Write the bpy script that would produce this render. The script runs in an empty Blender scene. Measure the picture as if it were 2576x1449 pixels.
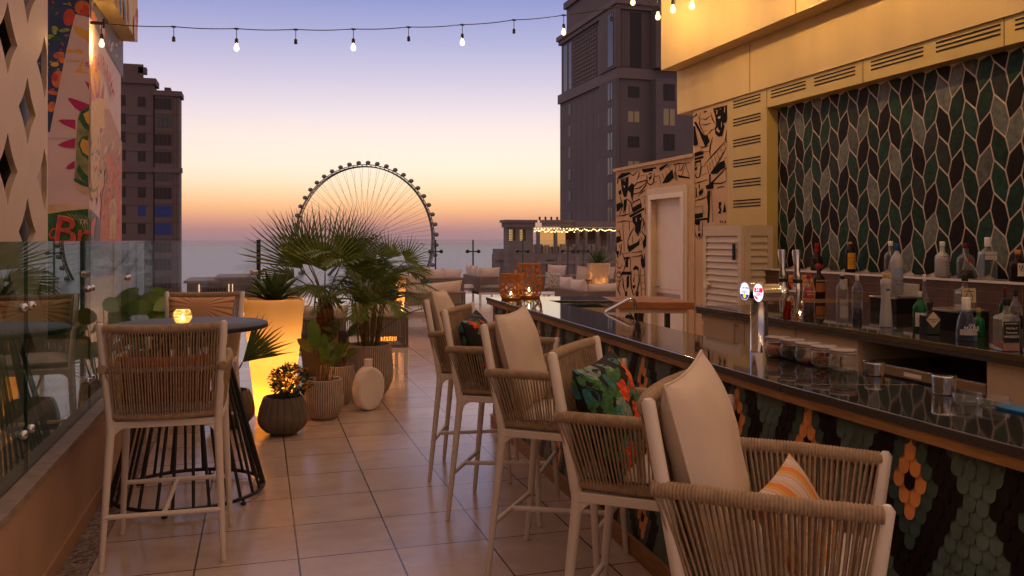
import bpy, math, random
from mathutils import Vector, Matrix, noise
random.seed(7)
R = math.radians
SC = bpy.context.scene
COL = SC.collection
# ---------------------------------------------------------------- camera
H, F, CX, HY, YAW = 1.6, 2135.0, 1288.0, 603.0, R(16.6)
SN, CS = math.sin(YAW), math.cos(YAW)
cd = bpy.data.cameras.new('camera'); cam = bpy.data.objects.new('camera', cd); COL.objects.link(cam)
cam.location = (0, 0, H); cam.rotation_euler = (R(90), 0, -YAW)
cd.sensor_width = 36; cd.lens = 36*F/2576; cd.shift_y = -(724.5-HY)/2576
cd.clip_start = .05; cd.clip_end = 200000
SC.camera = cam
# ---------------------------------------------------------------- world: dusk sky, warm band over the horizon
def lin(c):
    return tuple(((v/255)/12.92 if v/255 <= .04045 else ((v/255+.055)/1.055)**2.4) for v in c)
def lc(r, g, b, a=1): return (*lin((r, g, b)), a)
W = bpy.data.worlds.new('World'); SC.world = W; W.use_nodes = True
nt = W.node_tree; nt.nodes.clear()
out = nt.nodes.new('ShaderNodeOutputWorld'); bg = nt.nodes.new('ShaderNodeBackground')
tc = nt.nodes.new('ShaderNodeTexCoord'); sep = nt.nodes.new('ShaderNodeSeparateXYZ')
nt.links.new(tc.outputs['Generated'], sep.inputs[0])
asn = nt.nodes.new('ShaderNodeMath'); asn.operation = 'ARCSINE'; nt.links.new(sep.outputs['Z'], asn.inputs[0])
mul = nt.nodes.new('ShaderNodeMath'); mul.operation = 'MULTIPLY'; nt.links.new(asn.outputs[0], mul.inputs[0]); mul.inputs[1].default_value = 180/math.pi/50
rp = nt.nodes.new('ShaderNodeValToRGB'); nt.links.new(mul.outputs[0], rp.inputs[0])
sky = [(0, (170,134,142)), (.7, (196,144,136)), (1.3, (226,160,128)), (2.0, (248,186,132)), (2.8, (253,208,156)), (3.7, (254,224,186)),
       (4.8, (253,232,208)), (6.4, (246,228,214)), (8.2, (230,216,218)), (10.6, (202,194,214)), (13, (172,172,206)), (15.7, (140,148,196)),
       (22, (166,156,188)), (34, (210,184,178)), (50, (236,198,168))]
cr = rp.color_ramp
while len(cr.elements) < len(sky): cr.elements.new(.5)
for e, (d, c) in zip(cr.elements, sky): e.position = d/50; e.color = lc(*c)
# the glow sits over the sea where the sun went down and fades towards the east
dt = nt.nodes.new('ShaderNodeVectorMath'); dt.operation = 'DOT_PRODUCT'; nt.links.new(tc.outputs['Generated'], dt.inputs[0])
dt.inputs[1].default_value = (math.sin(R(14)), math.cos(R(14)), 0)
mr = nt.nodes.new('ShaderNodeMapRange'); nt.links.new(dt.outputs['Value'], mr.inputs[0])
mr.inputs[1].default_value = -1; mr.inputs[2].default_value = 1; mr.inputs[3].default_value = 0; mr.inputs[4].default_value = 1
az = nt.nodes.new('ShaderNodeValToRGB'); nt.links.new(mr.outputs[0], az.inputs[0])
az.color_ramp.elements[0].position = .0; az.color_ramp.elements[0].color = (.72,.56,.44,1)
az.color_ramp.elements[1].position = 1; az.color_ramp.elements[1].color = (1,1,1,1)
e = az.color_ramp.elements.new(.5); e.color = (.64,.56,.60,1)
e = az.color_ramp.elements.new(.90); e.color = (.84,.80,.88,1)
mx = nt.nodes.new('ShaderNodeMixRGB'); mx.blend_type = 'MULTIPLY'; mx.inputs[0].default_value = 1
nt.links.new(rp.outputs[0], mx.inputs[1]); nt.links.new(az.outputs[0], mx.inputs[2])
nt.links.new(mx.outputs[0], bg.inputs[0]); bg.inputs[1].default_value = 1.08
nt.links.new(bg.outputs[0], out.inputs[0])
SC.view_settings.view_transform = 'Standard'; SC.view_settings.look = 'None'
SC.view_settings.exposure = .18; SC.view_settings.gamma = 1
SC.render.engine = 'CYCLES'
SC.cycles.use_denoising = True
SC.cycles.max_bounces = 10; SC.cycles.transparent_max_bounces = 24
SC.cycles.caustics_reflective = False; SC.cycles.caustics_refractive = False
SC.cycles.sample_clamp_indirect = 4; SC.cycles.blur_glossy = .5
# ---------------------------------------------------------------- measuring helpers (pixel of the 2576 px wide photo -> point in the place)
def at_z(px, py, z=0.0):
    Z = (H-z)*F/(py-HY); X = (px-CX)*Z/F
    return Vector((Z*SN+X*CS, Z*CS-X*SN, z))
def on_x(px, py, x):
    Z = x*F/(CS*(px-CX+F*SN/CS)); X = (px-CX)*Z/F
    return Vector((x, Z*CS-X*SN, H-(py-HY)*Z/F))
def on_y(px, py, y):
    k = (px-CX)/F; Z = y/(CS-k*SN); X = k*Z
    return Vector((Z*SN+X*CS, y, H-(py-HY)*Z/F))
def at_Z(px, py, Z):
    X = (px-CX)*Z/F
    return Vector((Z*SN+X*CS, Z*CS-X*SN, H-(py-HY)*Z/F))
# ---------------------------------------------------------------- materials
MATS = {}
def mat(name, col, rough=.6, metal=0, var=.12, scale=6, bump=0, bscale=80, spec=.5, emit=None, es=0, coat=0, det=4, stretch=(1,1,1)):
    m = bpy.data.materials.new(name); m.use_nodes = True; n = m.node_tree; p = n.nodes['Principled BSDF']
    p.inputs['Roughness'].default_value = rough; p.inputs['Metallic'].default_value = metal
    p.inputs['Specular IOR Level'].default_value = spec; p.inputs['Coat Weight'].default_value = coat
    t = n.nodes.new('ShaderNodeTexCoord'); mp = n.nodes.new('ShaderNodeMapping'); mp.inputs['Scale'].default_value = stretch
    n.links.new(t.outputs['Object'], mp.inputs[0])
    if var > 0:
        nz = n.nodes.new('ShaderNodeTexNoise'); nz.inputs['Scale'].default_value = scale; nz.inputs['Detail'].default_value = det
        n.links.new(mp.outputs[0], nz.inputs['Vector'])
        r = n.nodes.new('ShaderNodeValToRGB'); n.links.new(nz.outputs['Fac'], r.inputs[0])
        r.color_ramp.elements[0].position = .3; r.color_ramp.elements[1].position = .7
        r.color_ramp.elements[0].color = (*[c*(1-var) for c in col], 1); r.color_ramp.elements[1].color = (*[min(1, c*(1+var)) for c in col], 1)
        n.links.new(r.outputs[0], p.inputs['Base Color'])
    else: p.inputs['Base Color'].default_value = (*col, 1)
    if bump:
        b2 = n.nodes.new('ShaderNodeTexNoise'); b2.inputs['Scale'].default_value = bscale; b2.inputs['Detail'].default_value = 3
        n.links.new(mp.outputs[0], b2.inputs['Vector'])
        b = n.nodes.new('ShaderNodeBump'); b.inputs['Strength'].default_value = bump; b.inputs['Distance'].default_value = .01
        n.links.new(b2.outputs['Fac'], b.inputs['Height']); n.links.new(b.outputs[0], p.inputs['Normal'])
    if emit:
        p.inputs['Emission Color'].default_value = (*emit, 1); p.inputs['Emission Strength'].default_value = es
    MATS[name] = m
    return m
def glass(name, tint, ior=1.45, rough=.0, gtint=(1,1,1)):
    """thin see-through sheet: tinted pass-through with a fresnel reflection"""
    m = bpy.data.materials.new(name); m.use_nodes = True; n = m.node_tree; n.nodes.clear()
    o = n.nodes.new('ShaderNodeOutputMaterial'); mixn = n.nodes.new('ShaderNodeMixShader'); f = n.nodes.new('ShaderNodeFresnel')
    f.inputs['IOR'].default_value = ior
    t = n.nodes.new('ShaderNodeBsdfTransparent'); t.inputs[0].default_value = (*tint, 1)
    g = n.nodes.new('ShaderNodeBsdfGlossy'); g.inputs['Roughness'].default_value = rough; g.inputs[0].default_value = (*gtint, 1)
    # same fresnel from either side of the sheet
    geo = n.nodes.new('ShaderNodeNewGeometry'); mm = n.nodes.new('ShaderNodeMath'); mm.operation = 'MULTIPLY_ADD'
    n.links.new(geo.outputs['Backfacing'], mm.inputs[0]); mm.inputs[1].default_value = 1/ior-ior; mm.inputs[2].default_value = ior
    n.links.new(mm.outputs[0], f.inputs['IOR'])
    n.links.new(f.outputs[0], mixn.inputs[0]); n.links.new(t.outputs[0], mixn.inputs[1]); n.links.new(g.outputs[0], mixn.inputs[2])
    n.links.new(mixn.outputs[0], o.inputs[0])
    MATS[name] = m
    return m
def emis(name, col, s):
    m = bpy.data.materials.new(name); m.use_nodes = True; n = m.node_tree; p = n.nodes['Principled BSDF']
    p.inputs['Base Color'].default_value = (*[c*.5 for c in col], 1)
    p.inputs['Emission Color'].default_value = (*col, 1); p.inputs['Emission Strength'].default_value = s
    MATS[name] = m
    return m
# ---------------------------------------------------------------- mesh builder
class G:
    def __init__(s): s.v = []; s.f = []; s.m = []; s.s = []
    def add(s, vs, fs, mi=0, sm=False, X=None):
        o = len(s.v)
        if X is not None: vs = [X @ Vector(v) for v in vs]
        s.v += [tuple(v) for v in vs]
        for f in fs: s.f.append([o+i for i in f]); s.m.append(mi); s.s.append(sm)
        return s
    def box(s, x0, x1, y0, y1, z0, z1, mi=0, X=None):
        x0, x1 = min(x0, x1), max(x0, x1); y0, y1 = min(y0, y1), max(y0, y1); z0, z1 = min(z0, z1), max(z0, z1)
        v = [(x,y,z) for z in (z0,z1) for y in (y0,y1) for x in (x0,x1)]
        return s.add(v, [(0,2,3,1),(4,5,7,6),(0,1,5,4),(2,6,7,3),(0,4,6,2),(1,3,7,5)], mi, False, X)
    def bar(s, a, b, w, h, mi=0, up=(0,0,1)):
        a = Vector(a); b = Vector(b); d = b-a; L = d.length; d.normalize(); u = Vector(up)
        sd = d.cross(u)
        if sd.length < 1e-5: sd = d.cross(Vector((1,0,0)))
        sd.normalize(); u = sd.cross(d)
        X = Matrix(((d.x, sd.x, u.x, a.x), (d.y, sd.y, u.y, a.y), (d.z, sd.z, u.z, a.z), (0,0,0,1)))
        return s.box(0, L, -w/2, w/2, -h/2, h/2, mi, X)
    def tube(s, pts, r, n=8, mi=0, cap=True, sm=True, X=None, flat=1.0):
        pts = [Vector(p) for p in pts]; k = len(pts)
        rr = r if isinstance(r, (list, tuple)) else [r]*k
        T = [(pts[min(i+1, k-1)]-pts[max(i-1, 0)]).normalized() for i in range(k)]
        ref = Vector((0,0,1)) if abs(T[0].z) < .9 else Vector((1,0,0))
        nrm = T[0].cross(ref).normalized(); vs = []
        for i in range(k):
            nrm = (nrm - T[i]*nrm.dot(T[i])).normalized(); b = T[i].cross(nrm)
            for j in range(n):
                a = 2*math.pi*j/n
                vs.append(pts[i]+nrm*math.cos(a)*rr[i]+b*math.sin(a)*rr[i]*flat)
        fs = [(i*n+j, i*n+(j+1) % n, (i+1)*n+(j+1) % n, (i+1)*n+j) for i in range(k-1) for j in range(n)]
        s.add(vs, fs, mi, sm, X)
        if cap: s.add(vs[:n], [tuple(range(n))[::-1]], mi, False, X); s.add(vs[-n:], [tuple(range(n))], mi, False, X)
        return s
    def lathe(s, prof, n=24, c=(0,0,0), mi=0, sm=True, X=None, fl=0, fn=0):
        vs = []
        for r, z in prof:
            for j in range(n):
                a = 2*math.pi*j/n; q = r*(1+fl*math.cos(fn*a)) if fl else r
                vs.append((c[0]+q*math.cos(a), c[1]+q*math.sin(a), c[2]+z))
        k = len(prof)
        fs = [(i*n+j, i*n+(j+1) % n, (i+1)*n+(j+1) % n, (i+1)*n+j) for i in range(k-1) for j in range(n)]
        return s.add(vs, fs, mi, sm, X)
    def poly(s, pts, mi=0, sm=False): return s.add(pts, [tuple(range(len(pts)))], mi, sm)
    def prism(s, pts, z0, z1, mi=0, X=None):
        n = len(pts); v = [(p[0], p[1], z0) for p in pts]+[(p[0], p[1], z1) for p in pts]
        return s.add(v, [tuple(range(n))[::-1], tuple(range(n, 2*n))]+[(i, (i+1) % n, n+(i+1) % n, n+i) for i in range(n)], mi, False, X)
    def sphere(s, c, r, n=12, m=8, mi=0, sc=(1,1,1)):
        vs = [(c[0]+r*sc[0]*math.sin(math.pi*i/m)*math.cos(2*math.pi*j/n), c[1]+r*sc[1]*math.sin(math.pi*i/m)*math.sin(2*math.pi*j/n), c[2]+r*sc[2]*math.cos(math.pi*i/m)) for i in range(m+1) for j in range(n)]
        return s.add(vs, [(i*n+j, (i+1)*n+j, (i+1)*n+(j+1) % n, i*n+(j+1) % n) for i in range(m) for j in range(n)], mi, True)
    def build(s, name, mats, parent=None, bevel=0, loc=None, rz=0, seg=2):
        me = bpy.data.meshes.new(name); me.from_pydata(s.v, [], s.f)
        if not isinstance(mats, (list, tuple)): mats = [mats]
        for m in mats: me.materials.append(m)
        me.polygons.foreach_set('material_index', s.m); me.polygons.foreach_set('use_smooth', s.s); me.update()
        o = bpy.data.objects.new(name, me); COL.objects.link(o)
        if parent is not None: o.parent = parent
        if loc is not None: o.location = loc
        if rz: o.rotation_euler.z = rz
        if bevel:
            b = o.modifiers.new('bevel', 'BEVEL'); b.width = bevel; b.segments = seg; b.limit_method = 'ANGLE'
        return o
def tag(o, label=None, cat=None, group=None, kind=None):
    if label: o['label'] = label
    if cat: o['category'] = cat
    if group: o['group'] = group
    if kind: o['kind'] = kind
    return o
def thing(name, label, cat, loc=(0,0,0), rz=0, group=None):
    o = bpy.data.objects.new(name, None); COL.objects.link(o); o.location = loc; o.rotation_euler = (0,0,rz)
    o.empty_display_size = .1
    return tag(o, label, cat, group)
def kids(o): return [c for c in bpy.data.objects if c.parent == o]
def dup(o, loc=None, rz=None, label=None, parent=None, sc=None):
    c = o.copy(); COL.objects.link(c)
    if parent is not None: c.parent = parent
    if loc is not None: c.location = loc
    if rz is not None: c.rotation_euler.z = rz
    if sc is not None: c.scale = (sc, sc, sc) if not isinstance(sc, tuple) else sc
    if label: c['label'] = label
    for k in kids(o): dup(k, parent=c)
    return c
def text(body, size, name, m, parent, X, ext=.0004):
    cu = bpy.data.curves.new(name, 'FONT'); cu.body = body; cu.size = size; cu.align_x = 'CENTER'; cu.align_y = 'CENTER'; cu.extrude = ext; cu.resolution_u = 2
    t = bpy.data.objects.new(name, cu); COL.objects.link(t)
    me = bpy.data.meshes.new_from_object(t); bpy.data.objects.remove(t)
    me.name = name; me.materials.clear(); me.materials.append(m)
    o = bpy.data.objects.new(name, me); COL.objects.link(o)
    if parent is not None: o.parent = parent
    o.matrix_local = X
    return o
def frame(o, xd, zd):
    """matrix at o whose local x runs along xd and local z (out of the page) along zd"""
    x = Vector(xd).normalized(); z = Vector(zd).normalized(); y = z.cross(x)
    return Matrix(((x.x, y.x, z.x, o[0]), (x.y, y.y, z.y, o[1]), (x.z, y.z, z.z, o[2]), (0,0,0,1)))
def Tm(*v): return Matrix.Translation(Vector(v))
def Rz(a): return Matrix.Rotation(a, 4, 'Z')
def Ry(a): return Matrix.Rotation(a, 4, 'Y')
def Rx(a): return Matrix.Rotation(a, 4, 'X')
# ---------------------------------------------------------------- palette
white_metal = mat('white powder coated metal', (.74,.68,.64), .42, var=.04)
rope_m = mat('taupe rope', (.36,.265,.18), .85, var=.18, scale=40, bump=.2, bscale=400)
sofa_rope = mat('shade darkened rope', (.22,.18,.16), .85, var=.15, scale=40)  # chair rope darkened and greyed for the shade over the sofas
pale_cloth = mat('pale cushion cloth', (.72,.62,.55), .9, var=.06, scale=5, bump=.35, bscale=500)
grey_cloth = mat('off white seat cloth', (.58,.55,.55), .9, var=.06, scale=6, bump=.3, bscale=500)
orange_cloth = mat('burnt orange cloth', (.42,.075,.03), .9, var=.2, scale=9)
black_metal = mat('black metal', (.012,.012,.013), .38, var=.1)
chrome = mat('chrome', (.62,.62,.64), .10, metal=1, var=.0)
steel = mat('brushed steel', (.45,.43,.40), .28, metal=1, var=.1, scale=30, stretch=(1,8,1))
granite = mat('black granite', (.020,.018,.017), .045, var=.7, scale=420, spec=1.0, det=2); granite.node_tree.nodes['Principled BSDF'].inputs['IOR'].default_value = 1.85
granite_edge = mat('granite edge', (.030,.026,.023), .38, var=.6, scale=300, bump=.25, bscale=300)
wood_trim = mat('pale timber', (.30,.15,.05), .5, var=.28, scale=14, stretch=(6,.5,6), bump=.15, bscale=60)
wood_flap = mat('oak counter', (.32,.125,.038), .38, var=.25, scale=10, stretch=(1,1,9))
wood_dark = mat('dark timber', (.09,.045,.022), .5, var=.3, scale=14, stretch=(6,.6,6))
fascia_m = mat('cream painted render', (.62,.47,.23), .62, var=.07, scale=3, bump=.12, bscale=120, stretch=(1,1,.3))
beam_m = mat('ochre painted metal', (.56,.42,.13), .5, var=.05, scale=4)
slot_m = mat('dark slot', (.006,.005,.004), .9, var=0)
mural_bg = mat('sandy mural wall', (.56,.37,.21), .75, var=.07, scale=4, bump=.08)
mural_ink = mat('black mural paint', (.006,.008,.006), .8, var=.1, spec=.1)
door_paint = mat('cream door paint', (.78,.69,.62), .45, var=.04)
louver_m = mat('cream louvre paint', (.60,.49,.35), .5, var=.05)
cab_m = mat('beige cabinet laminate', (.46,.36,.25), .55, var=.06, scale=6, bump=.2, bscale=600)
brown_tile = mat('brown wall tile', (.085,.036,.018), .5, var=.35, scale=7)
grout_m = mat('grout', (.74,.62,.54), .85, var=.1, scale=30)
parapet_m = mat('terracotta render', (.42,.28,.21), .75, var=.08, scale=3, bump=.3, bscale=150)
ledge_m = mat('grey stone ledge', (.26,.21,.18), .6, var=.18, scale=12, bump=.2)
perf_m = mat('perforated cream panel', (.62,.47,.36), .6, var=.06, scale=2, bump=.12, bscale=200)
dark_panel = mat('dark window glass', (.03,.028,.032), .45, var=.1)
tower_l = mat('left tower render', (.135,.112,.118), .8, var=.14, scale=.15)
tower_r = mat('right tower render', (.125,.115,.13), .8, var=.14, scale=.12)
tower_band = mat('tower band', (.17,.155,.17), .8, var=.06, scale=.2)
win_dark = mat('tower window', (.005,.005,.009), .4, var=.2, scale=.3)
win_sky = mat('tower window reflecting', (.03,.04,.065), .2, var=.2, scale=.4)
win_blue = emis('blue lit window', (.01,.06,.35), .05)
win_warm = emis('warm lit window', (.5,.38,.22), .07)
frame_dark = mat('window frame', (.05,.045,.05), .5, var=0)
concrete = mat('concrete', (.20,.175,.17), .85, var=.12, scale=.6)
wheel_m = mat('wheel steel', (.055,.06,.075), .6, var=.1)
filament_m = emis('bulb filament', (1,.56,.17), 1250)
bulb_on = bpy.data.materials.new('lit bulb glass'); bulb_on.use_nodes = True; _n = bulb_on.node_tree; _n.nodes.clear()
_o = _n.nodes.new('ShaderNodeOutputMaterial'); _a = _n.nodes.new('ShaderNodeAddShader'); _t = _n.nodes.new('ShaderNodeBsdfTransparent'); _e = _n.nodes.new('ShaderNodeEmission'); _e.inputs[0].default_value = (1,.62,.24,1); _e.inputs[1].default_value = 1.5
_n.links.new(_t.outputs[0], _a.inputs[0]); _n.links.new(_e.outputs[0], _a.inputs[1]); _n.links.new(_a.outputs[0], _o.inputs[0])
lamp_fill = emis('string bulb far', (1,.66,.25), 3.5)
flame_m = emis('candle flame', (1,.55,.16), 140)
wax_m = mat('candle wax', (.8,.62,.36), .5, var=.05, emit=(1,.5,.14), es=.9)
socket_m = mat('black rubber', (.010,.010,.011), .55, var=.1)
clear_glass = glass('clear glass', (.93,.95,.94), 1.45)
pane_glass = glass('balustrade glass', (.60,.72,.665), 1.62, gtint=(.96,1,.99))
far_glass = glass('far balustrade glass', (.93,.955,.96), 1.38)
edge_glass = mat('green glass edge', (.03,.085,.07), .15, var=.1)
frost = mat('frosted glass', (.50,.50,.52), .35, var=.05)
soil = mat('dark soil', (.02,.014,.01), .95, var=.4, scale=40, bump=1, bscale=60)
leaf_palm = mat('fan palm leaf', (.13,.185,.038), .5, var=.4, scale=9)
leaf_areca = mat('areca leaf', (.105,.175,.028), .5, var=.4, scale=9)
leaf_agave = mat('rosette leaf', (.075,.125,.035), .42, var=.3, scale=12)
leaf_canna = mat('broad leaf', (.10,.19,.022), .42, var=.35, scale=7)
leaf_rust = mat('broad yellowing leaf', (.19,.17,.025), .5, var=.4, scale=7)
leaf_bush = mat('small dark leaf', (.045,.075,.018), .7, var=.4, scale=20)
flower_m = mat('yellow orange flower', (.62,.27,.02), .9, var=.2, scale=30, spec=.1)
stem_m = mat('green brown stem', (.16,.11,.035), .6, var=.3, scale=20)
trunk_m = mat('fibrous trunk', (.12,.055,.022), .9, var=.5, scale=25, bump=1, bscale=50)
vase_m = mat('chalk white ceramic', (.78,.71,.68), .8, var=.06, scale=10, bump=.3, bscale=120)
sea_m = mat('sea water', (.075,.07,.11), .28, var=.2, scale=.02)
def add_panel_lines(m):
    pass
# ribbed whitewashed pot: fine vertical ribs are geometry, chalk on the raised parts
pot_white = mat('chalky ribbed pot', (.44,.37,.33), .85, var=.14, scale=18, bump=.2)
pot_dark_rib = mat('brown pot groove', (.13,.085,.06), .9, var=.2, scale=18)
pot_grey = mat('grey clay pot', (.135,.110,.085), .85, var=.16, scale=9, bump=.35, bscale=90)
# lit planter shell: milky plastic that lets the lamp inside through
def milky(name, col, tr):
    m = bpy.data.materials.new(name); m.use_nodes = True; n = m.node_tree; n.nodes.clear()
    o = n.nodes.new('ShaderNodeOutputMaterial'); a = n.nodes.new('ShaderNodeBsdfDiffuse'); b = n.nodes.new('ShaderNodeBsdfTranslucent'); x = n.nodes.new('ShaderNodeMixShader')
    a.inputs[0].default_value = (*col, 1); b.inputs[0].default_value = (*tr, 1); x.inputs[0].default_value = .4
    n.links.new(a.outputs[0], x.inputs[1]); n.links.new(b.outputs[0], x.inputs[2]); n.links.new(x.outputs[0], o.inputs[0])
    return m
milk = milky('milky plastic', (.80,.66,.52), (.95,.74,.42))
# sea: small waves
for _l in (leaf_palm, leaf_areca, leaf_agave, leaf_canna, leaf_rust):
    _n = _l.node_tree; _p = _n.nodes['Principled BSDF']; _o = _n.nodes['Material Output']; _t = _n.nodes.new('ShaderNodeBsdfTranslucent'); _x = _n.nodes.new('ShaderNodeMixShader'); _x.inputs[0].default_value = .10
    _n.links.new(_n.nodes['Color Ramp'].outputs[0], _t.inputs[0]); _n.links.new(_p.outputs[0], _x.inputs[1]); _n.links.new(_t.outputs[0], _x.inputs[2]); _n.links.new(_x.outputs[0], _o.inputs[0])
n = sea_m.node_tree; p = n.nodes['Principled BSDF']
t = n.nodes.new('ShaderNodeTexCoord'); mp = n.nodes.new('ShaderNodeMapping'); mp.inputs['Scale'].default_value = (.02,.05,.05)
nz = n.nodes.new('ShaderNodeTexNoise'); nz.inputs['Scale'].default_value = 1; nz.inputs['Detail'].default_value = 8
b = n.nodes.new('ShaderNodeBump'); b.inputs['Strength'].default_value = .7; b.inputs['Distance'].default_value = 2.5
n.links.new(t.outputs['Object'], mp.inputs[0]); n.links.new(mp.outputs[0], nz.inputs['Vector']); n.links.new(nz.outputs['Fac'], b.inputs['Height']); n.links.new(b.outputs[0], p.inputs['Normal'])
# floor tiles: joints from the place's own coordinates, tone differs from tile to tile
def tile_floor():
    m = bpy.data.materials.new('porcelain floor tiles'); m.use_nodes = True; n = m.node_tree; p = n.nodes['Principled BSDF']
    t = n.nodes.new('ShaderNodeTexCoord'); mp = n.nodes.new('ShaderNodeMapping'); n.links.new(t.outputs['Object'], mp.inputs[0])
    sx, sy = .4885, .5197
    mp.vector_type = 'POINT'; mp.inputs['Location'].default_value = (-.19/sx+50, -4.903/sy+50, 0); mp.inputs['Scale'].default_value = (1/sx, 1/sy, 1)
    fr = n.nodes.new('ShaderNodeVectorMath'); fr.operation = 'FRACTION'; n.links.new(mp.outputs[0], fr.inputs[0])
    fl = n.nodes.new('ShaderNodeVectorMath'); fl.operation = 'FLOOR'; n.links.new(mp.outputs[0], fl.inputs[0])
    wn = n.nodes.new('ShaderNodeTexWhiteNoise'); wn.noise_dimensions = '2D'; n.links.new(fl.outputs[0], wn.inputs['Vector'])
    sp = n.nodes.new('ShaderNodeSeparateXYZ'); n.links.new(fr.outputs[0], sp.inputs[0])
    def near(sock, w):
        a = n.nodes.new('ShaderNodeMath'); a.operation = 'PINGPONG'; a.inputs[1].default_value = .5; n.links.new(sock, a.inputs[0])
        b = n.nodes.new('ShaderNodeMath'); b.operation = 'LESS_THAN'; b.inputs[1].default_value = w; n.links.new(a.outputs[0], b.inputs[0]); return b.outputs[0]
    mxx = n.nodes.new('ShaderNodeMath'); mxx.operation = 'MAXIMUM'
    n.links.new(near(sp.outputs['X'], .0092), mxx.inputs[0]); n.links.new(near(sp.outputs['Y'], .0090), mxx.inputs[1])
    nz = n.nodes.new('ShaderNodeTexNoise'); nz.inputs['Scale'].default_value = 3; nz.inputs['Detail'].default_value = 6
    m2 = n.nodes.new('ShaderNodeMapping'); m2.inputs['Scale'].default_value = (1.0,2.2,1); n.links.new(t.outputs['Object'], m2.inputs[0]); n.links.new(m2.outputs[0], nz.inputs['Vector'])
    ad = n.nodes.new('ShaderNodeMath'); ad.operation = 'MULTIPLY_ADD'; n.links.new(wn.outputs['Value'], ad.inputs[0]); ad.inputs[1].default_value = .62; n.links.new(nz.outputs['Fac'], ad.inputs[2])
    r = n.nodes.new('ShaderNodeValToRGB'); n.links.new(ad.outputs[0], r.inputs[0])
    r.color_ramp.elements[0].position = .2; r.color_ramp.elements[0].color = (.47,.37,.315,1)
    r.color_ramp.elements[1].position = 1.0; r.color_ramp.elements[1].color = (.57,.455,.385,1)
    st_ = n.nodes.new('ShaderNodeTexNoise'); st_.inputs['Scale'].default_value = 1.1; st_.inputs['Detail'].default_value = 9; st_.inputs['Roughness'].default_value = .7; n.links.new(t.outputs['Object'], st_.inputs['Vector'])
    sr = n.nodes.new('ShaderNodeValToRGB'); n.links.new(st_.outputs['Fac'], sr.inputs[0]); sr.color_ramp.elements[0].position = .33; sr.color_ramp.elements[0].color = (.74,.70,.66,1); sr.color_ramp.elements[1].position = .56; sr.color_ramp.elements[1].color = (1,1,1,1)
    ms = n.nodes.new('ShaderNodeMixRGB'); ms.blend_type = 'MULTIPLY'; ms.inputs[0].default_value = .8; n.links.new(r.outputs[0], ms.inputs[1]); n.links.new(sr.outputs[0], ms.inputs[2])
    mixc = n.nodes.new('ShaderNodeMixRGB'); n.links.new(mxx.outputs[0], mixc.inputs[0]); n.links.new(ms.outputs[0], mixc.inputs[1]); mixc.inputs[2].default_value = (.045,.032,.028,1)
    n.links.new(mixc.outputs[0], p.inputs['Base Color'])
    rr = n.nodes.new('ShaderNodeMapRange'); n.links.new(nz.outputs['Fac'], rr.inputs[0]); rr.inputs[1].default_value = .3; rr.inputs[2].default_value = .7; rr.inputs[3].default_value = .16; rr.inputs[4].default_value = .27
    n.links.new(rr.outputs[0], p.inputs['Roughness'])
    bm = n.nodes.new('ShaderNodeBump'); bm.inputs['Strength'].default_value = .15; bm.inputs['Distance'].default_value = .002; bm.invert = True
    n.links.new(mxx.outputs[0], bm.inputs['Height']); n.links.new(bm.outputs[0], p.inputs['Normal'])
    p.inputs['Specular IOR Level'].default_value = .95
    return m
floor_m = tile_floor()
def pebbles():
    m = mat('pebble drain', (.16,.13,.12), .7, var=0); n = m.node_tree; p = n.nodes['Principled BSDF']
    t = n.nodes.new('ShaderNodeTexCoord'); v = n.nodes.new('ShaderNodeTexVoronoi'); v.inputs['Scale'].default_value = 45; n.links.new(t.outputs['Object'], v.inputs['Vector'])
    r = n.nodes.new('ShaderNodeValToRGB'); n.links.new(v.outputs['Color'], r.inputs[0]); r.color_ramp.elements[0].color = (.06,.045,.04,1); r.color_ramp.elements[1].color = (.34,.28,.27,1)
    n.links.new(r.outputs[0], p.inputs['Base Color']); b = n.nodes.new('ShaderNodeBump'); b.inputs['Distance'].default_value = .01; n.links.new(v.outputs['Distance'], b.inputs['Height']); b.invert = True; n.links.new(b.outputs[0], p.inputs['Normal'])
    return m
pebble_m = pebbles()
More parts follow.
